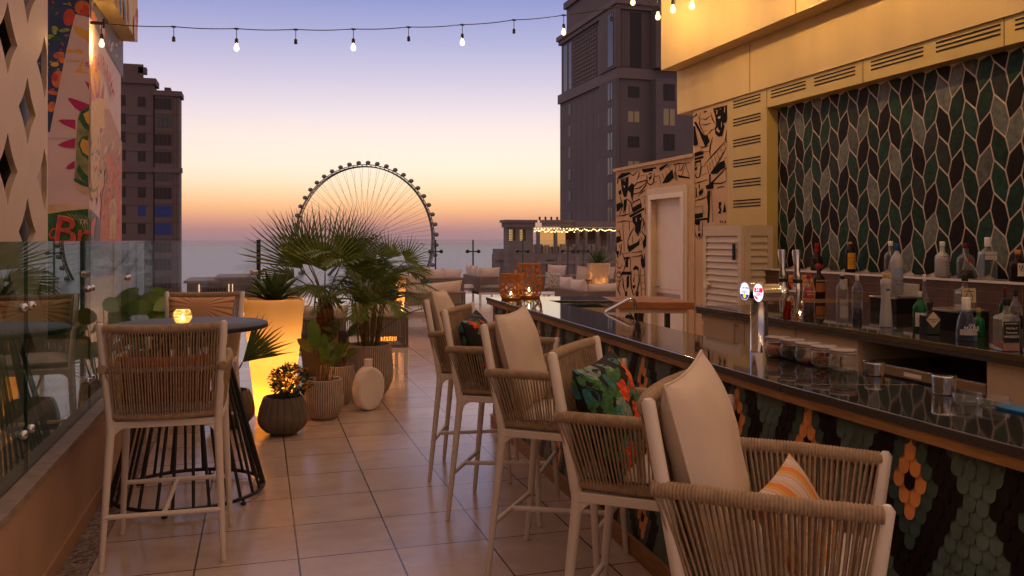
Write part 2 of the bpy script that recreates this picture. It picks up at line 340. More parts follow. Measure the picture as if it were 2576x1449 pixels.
# printed cloths
def floral(name, base, cols, scale=9):
    m = bpy.data.materials.new(name); m.use_nodes = True; n = m.node_tree; p = n.nodes['Principled BSDF']; p.inputs['Roughness'].default_value = .85
    t = n.nodes.new('ShaderNodeTexCoord'); w = n.nodes.new('ShaderNodeTexNoise'); w.inputs['Scale'].default_value = 5; n.links.new(t.outputs['Object'], w.inputs['Vector'])
    a = n.nodes.new('ShaderNodeVectorMath'); a.operation = 'MULTIPLY_ADD'; n.links.new(w.outputs['Color'], a.inputs[0]); a.inputs[1].default_value = (.22,.22,.22); n.links.new(t.outputs['Object'], a.inputs[2])
    prev = None
    for i, (c, sc, th, st, ro) in enumerate(cols):
        mp = n.nodes.new('ShaderNodeMapping'); mp.inputs['Rotation'].default_value = ro; mp.inputs['Scale'].default_value = st; mp.inputs['Location'].default_value = (i*3.1, i*1.7, i*.9)
        n.links.new(a.outputs[0], mp.inputs[0])
        v = n.nodes.new('ShaderNodeTexVoronoi'); v.inputs['Scale'].default_value = sc; n.links.new(mp.outputs[0], v.inputs['Vector'])
        r = n.nodes.new('ShaderNodeValToRGB'); r.color_ramp.interpolation = 'CONSTANT'; n.links.new(v.outputs['Distance'], r.inputs[0])
        r.color_ramp.elements[0].color = (1,1,1,1); r.color_ramp.elements[1].position = th; r.color_ramp.elements[1].color = (0,0,0,1)
        cn = n.nodes.new('ShaderNodeMixRGB'); n.links.new(v.outputs['Color'], cn.inputs[0]); cn.inputs[1].default_value = (*c, 1); cn.inputs[2].default_value = (*[x*.45 for x in c], 1)
        mi = n.nodes.new('ShaderNodeMixRGB'); n.links.new(r.outputs[0], mi.inputs[0])
        if prev is None: mi.inputs[1].default_value = (*base, 1)
        else: n.links.new(prev, mi.inputs[1])
        n.links.new(cn.outputs[0], mi.inputs[2]); prev = mi.outputs[0]
    n.links.new(prev, p.inputs['Base Color'])
    return m
tropic_print = [mat('black print cloth', (.008,.009,.014), .9, var=.2), mat('teal leaf print', (.03,.19,.22), .9, var=.45, scale=40), mat('green leaf print', (.05,.17,.06), .9, var=.45, scale=40), mat('pale leaf print', (.20,.30,.26), .9, var=.4, scale=40), mat('orange flower print', (.85,.20,.03), .9, var=.35, scale=50), mat('red flower print', (.75,.04,.02), .9, var=.35, scale=50)]
tropic = floral('tropical print', (.010,.012,.018), [((.04,.26,.30), 12, .44, (1,1,2.4), (0,.6,.3)), ((.09,.24,.06), 21, .28, (2.4,1,1), (.4,0,.9)), ((1.0,.16,.015), 15, .27, (1,1,1), (0,0,.4)), ((.95,.05,.03), 30, .15, (1,1,1.6), (0,0,1.1))])
def stripes(name, cols, scale, axis='Z', radial=False):
    m = bpy.data.materials.new(name); m.use_nodes = True; n = m.node_tree; p = n.nodes['Principled BSDF']; p.inputs['Roughness'].default_value = .9
    t = n.nodes.new('ShaderNodeTexCoord'); sp = n.nodes.new('ShaderNodeSeparateXYZ'); n.links.new(t.outputs['Object'], sp.inputs[0])
    if radial:
        at = n.nodes.new('ShaderNodeMath'); at.operation = 'ARCTAN2'; sb = n.nodes.new('ShaderNodeMath'); sb.operation = 'ADD'; sb.inputs[1].default_value = -.045
        n.links.new(sp.outputs['Z'], sb.inputs[0]); n.links.new(sb.outputs[0], at.inputs[0]); n.links.new(sp.outputs['Y'], at.inputs[1]); src = at.outputs[0]
    else: src = sp.outputs[axis]
    a = n.nodes.new('ShaderNodeMath'); a.operation = 'MULTIPLY'; a.inputs[1].default_value = scale; n.links.new(src, a.inputs[0])
    f = n.nodes.new('ShaderNodeMath'); f.operation = 'FRACT'; n.links.new(a.outputs[0], f.inputs[0])
    r = n.nodes.new('ShaderNodeValToRGB'); r.color_ramp.interpolation = 'CONSTANT'; n.links.new(f.outputs[0], r.inputs[0])
    while len(r.color_ramp.elements) < len(cols): r.color_ramp.elements.new(.5)
    for e, (q, c) in zip(r.color_ramp.elements, cols): e.position = q; e.color = (*c, 1)
    n.links.new(r.outputs[0], p.inputs['Base Color'])
    return m
stripe_cloth = stripes('candy stripe cloth', [(0,(.60,.50,.45)), (.18,(.62,.20,.16)), (.23,(.60,.50,.45)), (.30,(.62,.36,.08)), (.50,(.70,.12,.04)), (.55,(.62,.36,.08)), (.60,(.70,.12,.04)), (.66,(.62,.36,.08)), (.74,(.62,.5,.42)), (.80,(.60,.30,.27)), (.85,(.6,.48,.42))], 9.5, 'Y')
sunburst = stripes('sunburst print', [(0,(.60,.40,.25)), (.35,(.45,.12,.035)), (.5,(.62,.44,.28)), (.78,(.50,.18,.07))], 2.2, radial=True)
dots_cloth = floral('teal dot print', (.55,.52,.5), [((.03,.11,.10), 30, .36, (1,1,1), (0,0,0))])
lime_cloth = mat('green cloth', (.01,.22,.06), .9, var=.1)
# ================================================================ SETTING
g = G(); g.poly([(-.93,-4,0),(6.2,-4,0),(6.2,11.0,0),(-.93,11.0,0)]); g.poly([(-.40,11.0,0),(14,11.0,0),(14,24.4,0),(-.40,24.4,0)])
tag(g.build('terrace_floor', floor_m), kind='structure')
g = G(); g.box(-1.9,14.2,-4.2,24.6,-.6,-.01); tag(g.build('terrace_slab', concrete), kind='structure')
g = G(); g.box(-.925,-.785,-4,9.0,-.004,.004); tag(g.build('drain_strip', pebble_m), kind='structure')
g = G(); g.box(-11900,11900,-300,13900,-58.2,-58); tag(g.build('sea', sea_m), kind='structure')
g = G(); g.box(-400,500,-300,150,-57.9,-57.4); tag(g.build('shore_ground', concrete), kind='structure')
# ---------------------------------------------------------------- left parapet
t = thing('parapet_wall', 'low terracotta rendered parapet wall with grey stone coping under the left glass', 'parapet wall', (-.99,2.5,0))
G().box(-.06,.06,-6.5,6.5,0,.525).build('wall', parapet_m, t)
G().box(-.09,.075,-6.5,6.5,.525,.56).build('coping', ledge_m, t, bevel=.004)
G().box(.06,.072,-6.5,6.5,0,.095).build('skirting', mat('skirting tile', (.40,.24,.16), .5, var=.08), t)
# ---------------------------------------------------------------- glass balustrades
def clamp(parent, p, ax, m=chrome, s=1.0):
    """round glass clamp: a pin through two panes, discs either side"""
    s *= .85; p = Vector(p); ax = Vector(ax).normalized(); g = G(); n = Vector((ax.y, -ax.x, 0))
    g.tube([p-ax*.075*s, p+ax*.075*s], .008*s, 8)
    for e in (-1, 1):
        c = p+ax*.075*s*e
        g.tube([c-n*.028*s, c-n*.018*s, c+n*.018*s, c+n*.028*s], [.012*s,.024*s,.024*s,.012*s], 12)
    return g.build('clamp', m, parent)
def pane(parent, a, b, z0, z1, m, th=.012, gap=.006):
    a = Vector(a); b = Vector(b); d = (b-a).normalized(); n = Vector((-d.y, d.x, 0)); a = a+d*gap; b = b-d*gap; q = n*th/2
    v = [a-q, b-q, b+q, a+q]; vs = [(p.x,p.y,z0) for p in v]+[(p.x,p.y,z1) for p in v]
    g = G(); g.add(vs, [(0,1,5,4),(2,3,7,6)], 0); g.add(vs, [(1,2,6,5),(3,0,4,7),(4,5,6,7),(3,2,1,0)], 1)
    return g.build('glass_pane', [m, edge_glass], parent)
t = thing('glass_balustrade', 'frameless greenish glass balustrade standing on the terracotta parapet at left', 'glass balustrade', (0,0,0))
ys = [-3.6, -2.0, -.42, 1.14, 2.70, 4.26, 5.74, 7.32, 8.94]
for a, b in zip(ys, ys[1:]): pane(t, (-1.0,a,0), (-1.0,b,0), .56, 1.592, pane_glass)
for y in ys[1:-1]: clamp(t, (-1.0,y,1.30), (0,1,0)); clamp(t, (-1.0,y,.74), (0,1,0))
t = thing('glass_balustrade', 'clear glass balustrade across the gap beside the lit planter, sea behind it', 'glass balustrade', (0,0,0))
pane(t, (-1.0,8.96,0), (.0,11.0,0), .06, 1.592, far_glass)
for k in range(7): pane(t, (-.0-.05*k,11.0+1.9*k,0), (-.05-.05*k,12.9+1.9*k,0), .06, 1.6, far_glass)
clamp(t, (-.02,11.0,1.2), (.3,1,0), chrome, 2.0)
G().box(-.03,.02,10.97,11.03,0,1.6).build('post', mat('dark blue post', (.010,.012,.05), .4, var=0), t)
t = thing('glass_balustrade', 'far glass balustrade along the seaward end of the lounge deck', 'glass balustrade', (0,0,0))
fx = [-.33, 1.2, 3.0, 4.86, 5.97, 7.48, 8.9, 9.4, 11, 12.6]
for a, b in zip(fx, fx[1:]): pane(t, (a,24,0), (b,24,0), .08, 1.6, far_glass)
bk = black_metal
for x in fx[2:8]: clamp(t, (x,24,1.26), (1,0,0), bk, 2.6)
for x in fx[2:9]: G().box(x-.02,x+.02,23.98,24.02,.0,1.598).build('pane_joint', edge_glass, t)
# ---------------------------------------------------------------- perforated wall
def perforated():
    cu = bpy.data.curves.new('perf', 'CURVE'); cu.dimensions = '2D'; cu.fill_mode = 'BOTH'; cu.extrude = .022
    def spl(pts):
        s = cu.splines.new('POLY'); s.points.add(len(pts)-1); s.use_cyclic_u = True
        for q, p in zip(s.points, pts): q.co = (p[0], p[1], 0, 1)
    y0, y1, z0, z1 = -1.5, 8.45, .2, 4.28
    spl([(y0,z0),(y1,z0),(y1,z1),(y0,z1)])
    for i in range(-17, 3):
        yc = 7.19+.57*i; off = 2.13 if i % 2 == 0 else 2.65
        for k in range(-2, 3):
            zc = off+.985*k; P = []
            for q in range(4):
                a0 = Vector(((1,0),(0,1),(-1,0),(0,-1))[q]); a1 = Vector(((0,1),(-1,0),(0,-1),(1,0))[q])
                for j in range(5):
                    u = j/5; p = a0*(1-u)+a1*u; p = p*(1-.13*4*u*(1-u)); P.append((yc+p.x*.27, zc+p.y*.275))
            if zc-.29 < z0 or zc+.29 > z1: continue
            P = [(min(a, 8.415), b) for a, b in P]
            if min(p[0] for p in P) < y0+.05: continue
            Q = []
            for p in P:
                if not Q or (Vector(Q[-1])-Vector(p)).length > 1e-4: Q.append(p)
            spl(Q)
    o = bpy.data.objects.new('perf', cu); COL.objects.link(o)
    me = bpy.data.meshes.new_from_object(o); bpy.data.objects.remove(o)
    X = Matrix(((0,0,1,0),(1,0,0,0),(0,1,0,0),(0,0,0,1))); me.transform(X); me.materials.clear(); me.materials.append(perf_m)
    return me
t = thing('perforated_wall', 'cream wall pierced with rows of four pointed star holes behind the left glass', 'perforated wall', (-1.83,0,0))
o = bpy.data.objects.new('pierced_panel', perforated()); COL.objects.link(o); o.parent = t
G().box(-.12,-.10,-1.5,8.40,.2,4.28).build('backing_glass', dark_panel, t)
G().box(-.05,.34,-1.5,9.05,4.29,4.70).build('top_slab', mat('cream soffit', (.60,.46,.30), .6, var=.05), t, bevel=.02)
g = G(); g.box(.05,.09,8.30,8.52,4.16,4.28); g.box(.05,.16,8.50,8.62,4.18,4.24); g.tube([(.10,8.4,4.26),(.10,8.4,4.12)], .012); g.build('bracket', perf_m, t)
# ---------------------------------------------------------------- painted building behind it (two painted faces meeting at a corner)
XM, YM = -1.73, 9.94
wash = mat('white mural wash', (.62,.46,.42), .55, var=.05, scale=3)
blue_p = mat('deep blue mural paint', (.015,.035,.12), .6, var=.3, scale=9)
orange_p = mat('orange mural paint', (.62,.17,.03), .6, var=.3, scale=12)
red_p = mat('red mural paint', (.50,.05,.03), .6, var=.25, scale=12)
magenta_p = mat('magenta mural paint', (.40,.006,.10), .6, var=.08)
green_p = mat('dark green mural paint', (.015,.09,.02), .6, var=.4, scale=14)
lime_p = mat('lime mural paint', (.25,.33,.05), .6, var=.35, scale=14)
yellow_p = mat('yellow mural paint', (.68,.36,.05), .6, var=.15)
olive_p = mat('olive mural paint', (.22,.22,.08), .6, var=.4, scale=10)
tan_p = mat('washed tan mural paint', (.45,.26,.18), .6, var=.35, scale=14, stretch=(3,3,1))
coral_p = mat('washed coral mural paint', (.56,.17,.11), .6, var=.3, scale=14, stretch=(3,3,1))
ochre_p = mat('pale ochre mural paint', (.60,.40,.20), .6, var=.2)
slate_p = mat('slate mural paint', (.12,.15,.22), .6, var=.3)
pink_p = mat('pink mural paint', (.52,.16,.26), .6, var=.15)
PAL_S = None
PAL = [blue_p, orange_p, red_p, magenta_p, green_p, lime_p, yellow_p, olive_p, tan_p, coral_p, ochre_p, slate_p, wash, pink_p]
t = thing('mural_building', 'white corner building painted with a lime cocktail, pink rays and tropical flowers', 'mural building', (0,0,0))
g = G(); g.box(-6,XM,YM,12.09,-6,6.5); g.build('wall', wash, t)
g = G(); g.box(XM+.006,-1.53,8.3,12.11,4.2,6.2); g.build('projecting_slab', fascia_m, t)
def L1(x, y): return ((180+x/2.897)*.6708, (y/2.897)*.6708)
def L2(x, y): return ((180+x/3.293)*.6708, (480+y/3.293)*.6708)
LAY = [0]
def paint(gm, side, conv, pts, mi):
    LAY[0] += 1; e = .004+.00002*LAY[0]; out = []
    for x, y in pts:
        vx, vy = conv(x, y)
        if side: q = on_x(max(vx, 225.4), vy, XM); q.x += e
        else: q = on_y(min(vx, 225.0), vy, YM); q.y -= e
        out.append(q)
    gm.poly(out, mi)
def blob(cx, cy, rx, ry, n=12, rot=0): return [(cx+rx*math.cos(a)*math.cos(rot)-ry*math.sin(a)*math.sin(rot), cy+rx*math.cos(a)*math.sin(rot)+ry*math.sin(a)*math.cos(rot)) for a in [2*math.pi*i/n for i in range(n)]]
def stroke(pts, w, taper=True):
    P = [Vector((x, y)) for x, y in pts]; a = []; b = []
    for i, p in enumerate(P):
        d = (P[min(i+1, len(P)-1)]-P[max(i-1, 0)]).normalized(); nn = Vector((-d.y, d.x)); k = w/2*(.35 if taper and i in (0, len(P)-1) else 1)
        a.append(p+nn*k); b.append(p-nn*k)
    return [[a[i], a[i+1], b[i+1], b[i]] for i in range(len(P)-1)]
gf = G(); gs = G(); BL,OR,RE,MA,GR,LI,YE,OL,TA,CO,OC,SL,WA,PI = range(14)
rnd = random.Random(3)
# dim face: blue ground with fruit top left
paint(gf, 0, L1, [(-160,-40),(455,-40),(455,190),(300,155),(250,340),(190,600),(130,900),(60,1240),(20,1500),(-160,1500)], BL)
for k in range(60):
    y = rnd.uniform(-10, 1250); xr = 300 if y < 160 else 300-(y-160)*.235; x = rnd.uniform(-120, xr-25)
    paint(gf, 0, L1, blob(x, y, rnd.uniform(10,34), rnd.uniform(6,12), 8, rnd.uniform(-1,1)), rnd.choice([GR, OL, GR, LI, RE]))
for (x, y, rx, ry, c) in [(230,190,62,95,RE),(375,85,85,78,OR),(400,120,55,60,RE),(350,60,40,45,OR),(110,860,70,95,OR),(75,840,38,45,RE),(120,600,60,38,OR),(150,640,32,50,OR),(60,1010,60,22,OR),(40,1160,40,60,OR),(75,700,45,26,YE),(10,400,60,25,LI),(100,420,70,20,GR),(70,330,26,50,LI),(180,330,60,20,LI)]:
    paint(gf, 0, L1, blob(x, y, rx, ry, 14, rnd.uniform(-.3,.3)), c)
for k in range(9): 
    for s in stroke([(310+k*14,20+k*4),(300+k*17,70),(300+k*18,125)], 5): paint(gf, 0, L1, s, RE)
# white area covers the lower right of the dim face
paint(gf, 0, L1, [(300,155),(455,190),(455,1500),(-160,1500),(-160,1410),(20,1440),(60,1240),(130,900),(190,600),(250,340)], WA)
for pts, c in [([(270,280),(340,290),(420,330),(452,360),(452,500),(420,440),(350,400),(290,350)],YE), ([(200,520),(280,550),(340,530),(385,560),(380,595),(300,575),(210,580)],YE), ([(180,650),(300,655),(350,650),(340,680),(190,675)],OC), ([(350,690),(380,640),(452,610),(452,800),(280,790),(330,740)],YE), ([(365,730),(390,640),(452,625),(452,790),(380,780)],WA)]: paint(gf, 0, L1, pts, c)
for a in range(9):
    q = a*.7; paint(gf, 0, L1, [(430+8*math.cos(q+.6),700+8*math.sin(q+.6)),(430+62*math.cos(q),700+66*math.sin(q)),(430+8*math.cos(q-.6),700+8*math.sin(q-.6))], MA)
for pts in [[(400,880),(452,905),(452,985)], [(212,1075),(240,1062),(300,1080),(452,1135),(452,1180),(355,1220),(290,1170)], [(112,1315),(140,1298),(300,1300),(300,1410),(180,1360)]]: paint(gf, 0, L1, pts, MA)
for pts in [[(120,210),(180,175),(338,125),(330,250),(200,240)], [(222,500),(250,455),(330,402),(328,498),(260,512)]]: paint(gf, 0, L2, pts, MA)
paint(gf, 0, L1, [(345,1215),(400,1200),(452,1170),(452,1500),(320,1500),(320,1300)], OL)
paint(gf, 0, L2, [(355,0),(500,0),(500,740),(325,640),(345,450)], OL)
paint(gf, 0, L1, [(330,1290),(365,1210),(452,1150),(452,1420),(400,1400)], GR); paint(gf, 0, L1, [(385,1240),(452,1200),(452,1360),(420,1330)], YE)
paint(gf, 0, L2, [(370,200),(415,110),(500,90),(500,400),(420,330)], GR); paint(gf, 0, L2, [(395,210),(425,130),(500,160),(500,345),(430,300)], YE)
for k in range(5): 
    for s in stroke([(500,250),(415+k*6,150+k*38)], 4): paint(gf, 0, L2, s, OL)
paint(gf, 0, L2, [(360,520),(380,450),(440,540),(500,600),(500,690),(420,640)], GR); paint(gf, 0, L2, [(320,625),(345,620),(500,690),(500,735),(420,710),(325,655)], GR)
paint(gf, 0, L2, [(325,690),(500,740),(500,820),(400,790)], OC)
# green band with the lettering
paint(gf, 0, L2, [(-200,960),(20,950),(195,935),(500,1000),(500,1050),(-200,1100)], OC)
paint(gf, 0, L2, [(-200,1090),(20,1058),(250,1020),(500,1000),(500,2600),(-200,2600)], GR)
for k in range(12): paint(gf, 0, L2, [(200+k*25,1040+k*3),(330+k*25,1120),(500,1130+k*60),(500,1145+k*60),(300+k*20,1140)], OL if k % 2 else GR)
o = gf.build('painted_face', PAL, t)
# bright side face
paint(gs, 1, L1, [(455,-60),(810,-60),(812,850),(690,640),(580,440),(455,190)], SL)
for k in range(46):
    x = rnd.uniform(470, 800); y0 = max(-40, -40); yl = 190+(x-455)*1.75; y = rnd.uniform(-20, yl-30)
    paint(gs, 1, L1, blob(x, y, rnd.uniform(6,16), rnd.uniform(14,46), 9, rnd.uniform(-.3,.3)), rnd.choice([BL, RE, OR, WA, SL, BL, CO, OC]))
paint(gs, 1, L1, [(458,100),(500,140),(522,230),(518,300),(458,190)], OR); paint(gs, 1, L1, [(585,200),(612,340),(600,430),(575,340)], WA)
paint(gs, 1, L1, [(452,700),(520,720),(560,800),(570,860),(540,1000),(490,1065),(450,900)], YE)
for pts in [[(440,950),(470,1000),(492,1070),(520,1270),(470,1200),(445,1150)], [(490,790),(515,930),(528,1060),(500,1060)], [(548,800),(560,960),(560,1060),(535,1040)], [(604,895),(602,1010),(592,1100),(572,1060)], [(445,1080),(560,1040),(590,1110),(500,1280)]]: paint(gs, 1, L1, pts, PI)
paint(gs, 1, L1, [(450,1150),(470,1100),(540,1055),(580,1075),(640,1060),(640,1170),(690,1260),(750,1449),(760,1560),(450,1560)], OC)
paint(gs, 1, L1, [(600,1180),(660,1190),(760,1440),(800,1560),(620,1560)], TA)
paint(gs, 1, L2, [(500,0),(840,0),(905,180),(905,520),(500,520)], TA); paint(gs, 1, L2, [(500,0),(620,0),(640,300),(600,600),(560,720),(500,690)], OC)
paint(gs, 1, L2, [(700,300),(905,290),(900,1800),(640,1800),(640,1130),(655,900),(690,700)], CO)
paint(gs, 1, L2, [(500,1000),(640,1130),(640,1500),(500,1500)], SL)
paint(gs, 1, L2, [(500,740),(640,560),(690,700),(600,860),(540,880),(500,850)], OC); paint(gs, 1, L2, [(500,720),(560,760),(620,700),(600,770),(550,800),(500,775)], OL)
for pts in [[(600,720),(612,740),(612,880),(600,975),(594,880)], [(640,740),(660,760),(662,900),(652,890)], [(530,870),(550,875),(541,915)]]: paint(gs, 1, L2, pts, PI)
for k in range(130):
    y = rnd.uniform(0, 1340); xl = 520 if y < 560 else 660; x = rnd.uniform(xl, 890 if y > 180 else 830)
    c = rnd.choice([OL, SL, WA, OC, TA]) if y < 480 else rnd.choice([CO, TA, RE, OL, OC, SL, CO])
    paint(gs, 1, L2, blob(x, y, rnd.uniform(3,12), rnd.uniform(18,65), 8, rnd.uniform(-.35,.35)), c)
for pts, c in [([(735,960),(760,900),(800,870),(830,930),(835,1100),(815,1370),(790,1370),(795,1100),(780,1370),(740,1370),(750,1100)],OC), ([(750,1000),(780,900),(825,1000),(815,1110),(790,1060),(760,1110)],TA), ([(520,1180),(560,1090),(580,1120),(550,1300),(520,1370)],CO), ([(590,1110),(640,1140),(630,1370),(560,1370)],SL)]: paint(gs, 1, L2, pts, c)
def pale(m):  # side face paints mixed paler, the light falling there put into the colour
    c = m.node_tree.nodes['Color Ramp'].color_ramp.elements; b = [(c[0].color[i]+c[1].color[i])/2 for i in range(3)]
    return mat('lit side '+m.name, tuple(b[i]*.88+(.66,.50,.44)[i]*.12 for i in range(3)), .6, var=.22, scale=12, stretch=(3,3,1))
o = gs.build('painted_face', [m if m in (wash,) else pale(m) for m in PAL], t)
# lettering on the mural
def wall_text(s, size, m, vx, vy, side, rot=0, nm='lettering', sx=1):
    if side: q = on_x(vx, vy, XM); q.x += .03; X = frame(q, (0,1,0), (1,0,0))
    else: q = on_y(vx, vy, YM); q.y -= .03; X = frame(q, (1,0,0), (0,-1,0))
    return text(s, size, nm, m, t, X @ Rz(rot) @ Matrix.Diagonal((sx,1,1,1)))
word = 'CAIPIRINHA'
pth = [(482,705),(513,675),(545,670),(568,705),(590,742),(612,790),(632,835),(650,890),(665,950),(678,1020)]
for i, (ch, (x, y)) in enumerate(zip(word, pth)):
    a = L1(x, y); wall_text(ch, .25, red_p, a[0], a[1], 1, rot=.25-.16*i, sx=.9)
for k in range(2):
    a = L2(215, 1290); b = L2(435, 1330)
    m_ = (orange_p, red_p)[k]
    for s, px, sz in (('B', a, .42), ('r', b, .36)):
        q = on_y(px[0], px[1], YM); q.y -= .022+.004*k
        text(s, sz*(1.06-.10*k), 'lettering', m_, t, frame(q, (1,0,0), (0,-1,0)) @ Matrix(((1,.25,0,0),(0,1,0,0),(0,0,1,0),(0,0,0,1))), .001)
gl = G()
for s in stroke([(140,1230),(60,1250),(20,1310),(40,1360),(90,1350),(110,1310),(150,1200),(250,1110)], 24): paint(gl, 0, L2, s, 0)
gl.build('lettering', red_p, t)
a = L2(440, 1160); wall_text('TR', .07, wash, a[0], a[1], 0)
# painted outer face of the projecting slab
g = G(); rr_ = random.Random(9)
for k in range(70):
    y = rr_.uniform(8.5, 12.0); z = rr_.uniform(4.25, 6.0); rx = rr_.uniform(.03,.12); rz = rr_.uniform(.04,.2); a0 = rr_.uniform(-1,1)
    g.poly([(-1.526+.0002*k, y+p[0], z+p[1]) for p in blob(0,0,rx,rz,8,a0)], k % 5)
g.build('painted_patch', [slate_p, tan_p, blue_p, wash, coral_p], t)
# ================================================================ BAR PAVILION (right)
XT, XB = 4.95, 4.83
pv = thing('bar_pavilion', 'cream and ochre bar pavilion with green leaf tiles, vents and black line murals', 'bar building', (0,0,0))
g = G(); g.box(XT+.01,9,-3,8.0,0,3.1); g.box(XB+.01,9,8.0,8.86,0,3.1); g.build('wall', fascia_m, pv)
G().box(XB,9,7.35,8.08,0,3.10).build('column', beam_m, pv)
G().box(XB,XT+.03,-3,7.349,2.91,3.10).build('beam', beam_m, pv)
G().box(4.81,9,-3,9.20,3.102,3.62).build('fascia', fascia_m, pv)
G().box(4.60,9,-3,9.20,3.622,6.5).build('fascia', fascia_m, pv)
g = G()
for y in (6.55, 2.2): g.box(4.596,4.61,y-.004,y+.004,3.625,6.0)
for y in (7.62, 3.6): g.box(4.806,4.82,y-.004,y+.004,3.105,3.6)
g.build('panel_joint', mat('rusty joint', (.30,.17,.07), .8, var=.3), pv)
g = G()
for y in (7.349, 5.95, 4.55): g.box(XB-.002,XB+.01,y-.003,y+.003,2.912,3.10)
g.build('panel_joint', mat('dark joint', (.18,.11,.04), .8, var=.1), pv)
def vent(y0, y1, z):
    g = G()
    for k in (-1, 0, 1): g.box(XB-.004,XB+.02,y0,y1,z+k*.032-.006,z+k*.032+.006)
    g.build('vent', slot_m, pv)
Kb = XB/4.05
for a, b in [(6.10,5.64),(5.53,5.07),(4.906,4.427),(4.32,3.84),(3.74,3.26),(3.1,2.62)]: vent(b*Kb, a*Kb, 3.03)
for z in (3.03, 2.84, 2.62, 2.405, 2.19, 1.978): vent(7.46, 7.97, z)
# leaf shaped wall tiles
def leaf_tiles():
    g = G(); w, hh, amp, dd = .127, .231, .0165, .078; rn = random.Random(5); x = XT-.003; prev = {}
    zz0 = 2.62
    for c in range(-2, 58):
        yl = 7.3-c*w; yr = yl-w     # towards the camera = right in the picture
        odd = c % 2
        for k in range(-2, 8):
            if not odd: zt = zz0-k*hh; P = [(yl-amp,zt),(yr+amp,zt-dd),(yr-amp,zt-dd-.5*hh),(yr+amp,zt-dd-hh),(yl-amp,zt-hh),(yl+amp,zt-.5*hh)]
            else: zt = zz0-dd-.5*hh-k*hh; P = [(yl-amp,zt),(yr+amp,zt+dd),(yr-amp,zt+dd-.5*hh),(yr+amp,zt+dd-hh),(yl-amp,zt-hh),(yl+amp,zt-.5*hh)]
            cy = sum(p[0] for p in P)/6; cz = sum(p[1] for p in P)/6
            Q = []
            for p in P:
                d = Vector((cy-p[0], cz-p[1])); L = d.length; q = Vector(p)+d/L*.0078; Q.append((q.x, q.y))
            Q = [(min(7.335, a), min(2.905, max(1.326, b))) for a, b in Q]
            if max(b for a, b in Q)-min(b for a, b in Q) < .02 or max(a for a, b in Q)-min(a for a, b in Q) < .01: continue
            s = (c+2*k) % 7
            r = rn.random()
            if s == 0 or r < .05: mi = 3 if rn.random() < .6 else 4
            elif s in (2, 5): mi = 0
            elif s == 3: mi = 1 if r < .6 else 2
            else: mi = rn.choice([1, 1, 2, 5, 2, 1])
            g.poly([(x-rn.uniform(0,.001), a, b) for a, b in Q], mi)
    return g
def tilem(nm, c): return mat(nm, c, .55, var=.35, spec=.12, scale=26, bump=.12, bscale=120, det=8)
leaf_tiles().build('leaf_tile_wall', [tilem('umber tile', (.011,.008,.007)), tilem('forest tile', (.013,.034,.024)), tilem('green tile', (.018,.052,.036)), tilem('pale grey green tile', (.145,.165,.15)), tilem('grey tile', (.095,.105,.095)), tilem('slate tile', (.028,.036,.032))], pv)
G().box(XT,XT+.008,-3,7.345,1.30,2.909).build('grout_bed', grout_m, pv)
g = G(); g.box(4.75,XT,-3,7.34,1.10,1.306); g.build('splash_wall', brown_tile, pv)
g = G()
for z in (1.245, 1.17): g.box(4.7475,4.76,-3,7.34,z-.0015,z+.0015)
for k in range(16): g.box(4.7470,4.76,-2.6+.63*k,-2.597+.63*k,1.10,1.306)
g.build('tile_joint', mat('brown grout', (.22,.13,.09), .8), pv)
G().box(4.738,4.76,-3,7.341,1.306,1.322).build('ledge_trim', white_metal, pv)
G().box(4.76,XT,-3,7.335,1.306,1.319).build('ledge', granite, pv)
# mural walls with door
mw = G(); mw.box(XB,XB+.25,8.08,8.80,0,3.10); mw.box(XB,XB+.25,8.80,8.96,0,2.56); mw.box(XB,XB+.25,10.03,11.07,0,2.56); mw.box(XB,XB+.25,8.96,10.03,2.25,2.56)
mw.build('mural_wall', mural_bg, pv)
g = G(); g.box(XB-.03,XB+.28,8.80,11.10,2.56,2.60); g.box(XB-.012,XB+.02,8.795,8.845,0,2.56); g.build('wall_cap', mat('timber cap', (.52,.36,.20), .6, var=.1), pv)
dr = G(); 
for (y0, y1, z0, z1) in ((8.96,9.07,0,2.25),(9.92,10.03,0,2.25),(9.07,9.92,2.13,2.25)): dr.box(XB-.02,XB+.12,y0,y1,z0,z1)
dr = dr.build('door_frame', louver_m, pv, bevel=.006)
g = G(); g.box(XB-.035,XB-.02,9.03,9.09,0,2.17); g.box(XB-.035,XB-.02,9.90,9.96,0,2.17); g.box(XB-.035,XB-.02,9.09,9.90,2.11,2.17); g.build('architrave', door_paint, dr)
g = G(); g.box(XB+.07,XB+.11,9.05,9.95,0,2.13)
for (z0, z1) in ((.12,.85),(.98,2.02)): g.box(XB+.064,XB+.07,9.17,9.83,z0,z1)
lf = g.build('door', door_paint, pv, bevel=.004)
g = G(); g.box(XB+.058,XB+.07,9.08,9.90,.885,.93); g.tube([(XB+.07,9.86,1.0),(XB+.02,9.86,1.0),(XB+.02,9.75,1.0)], .011); g.tube([(XB+.06,9.86,.72),(XB+.06,9.86,.80)], .02, flat=.5); g.build('handle', steel, lf)
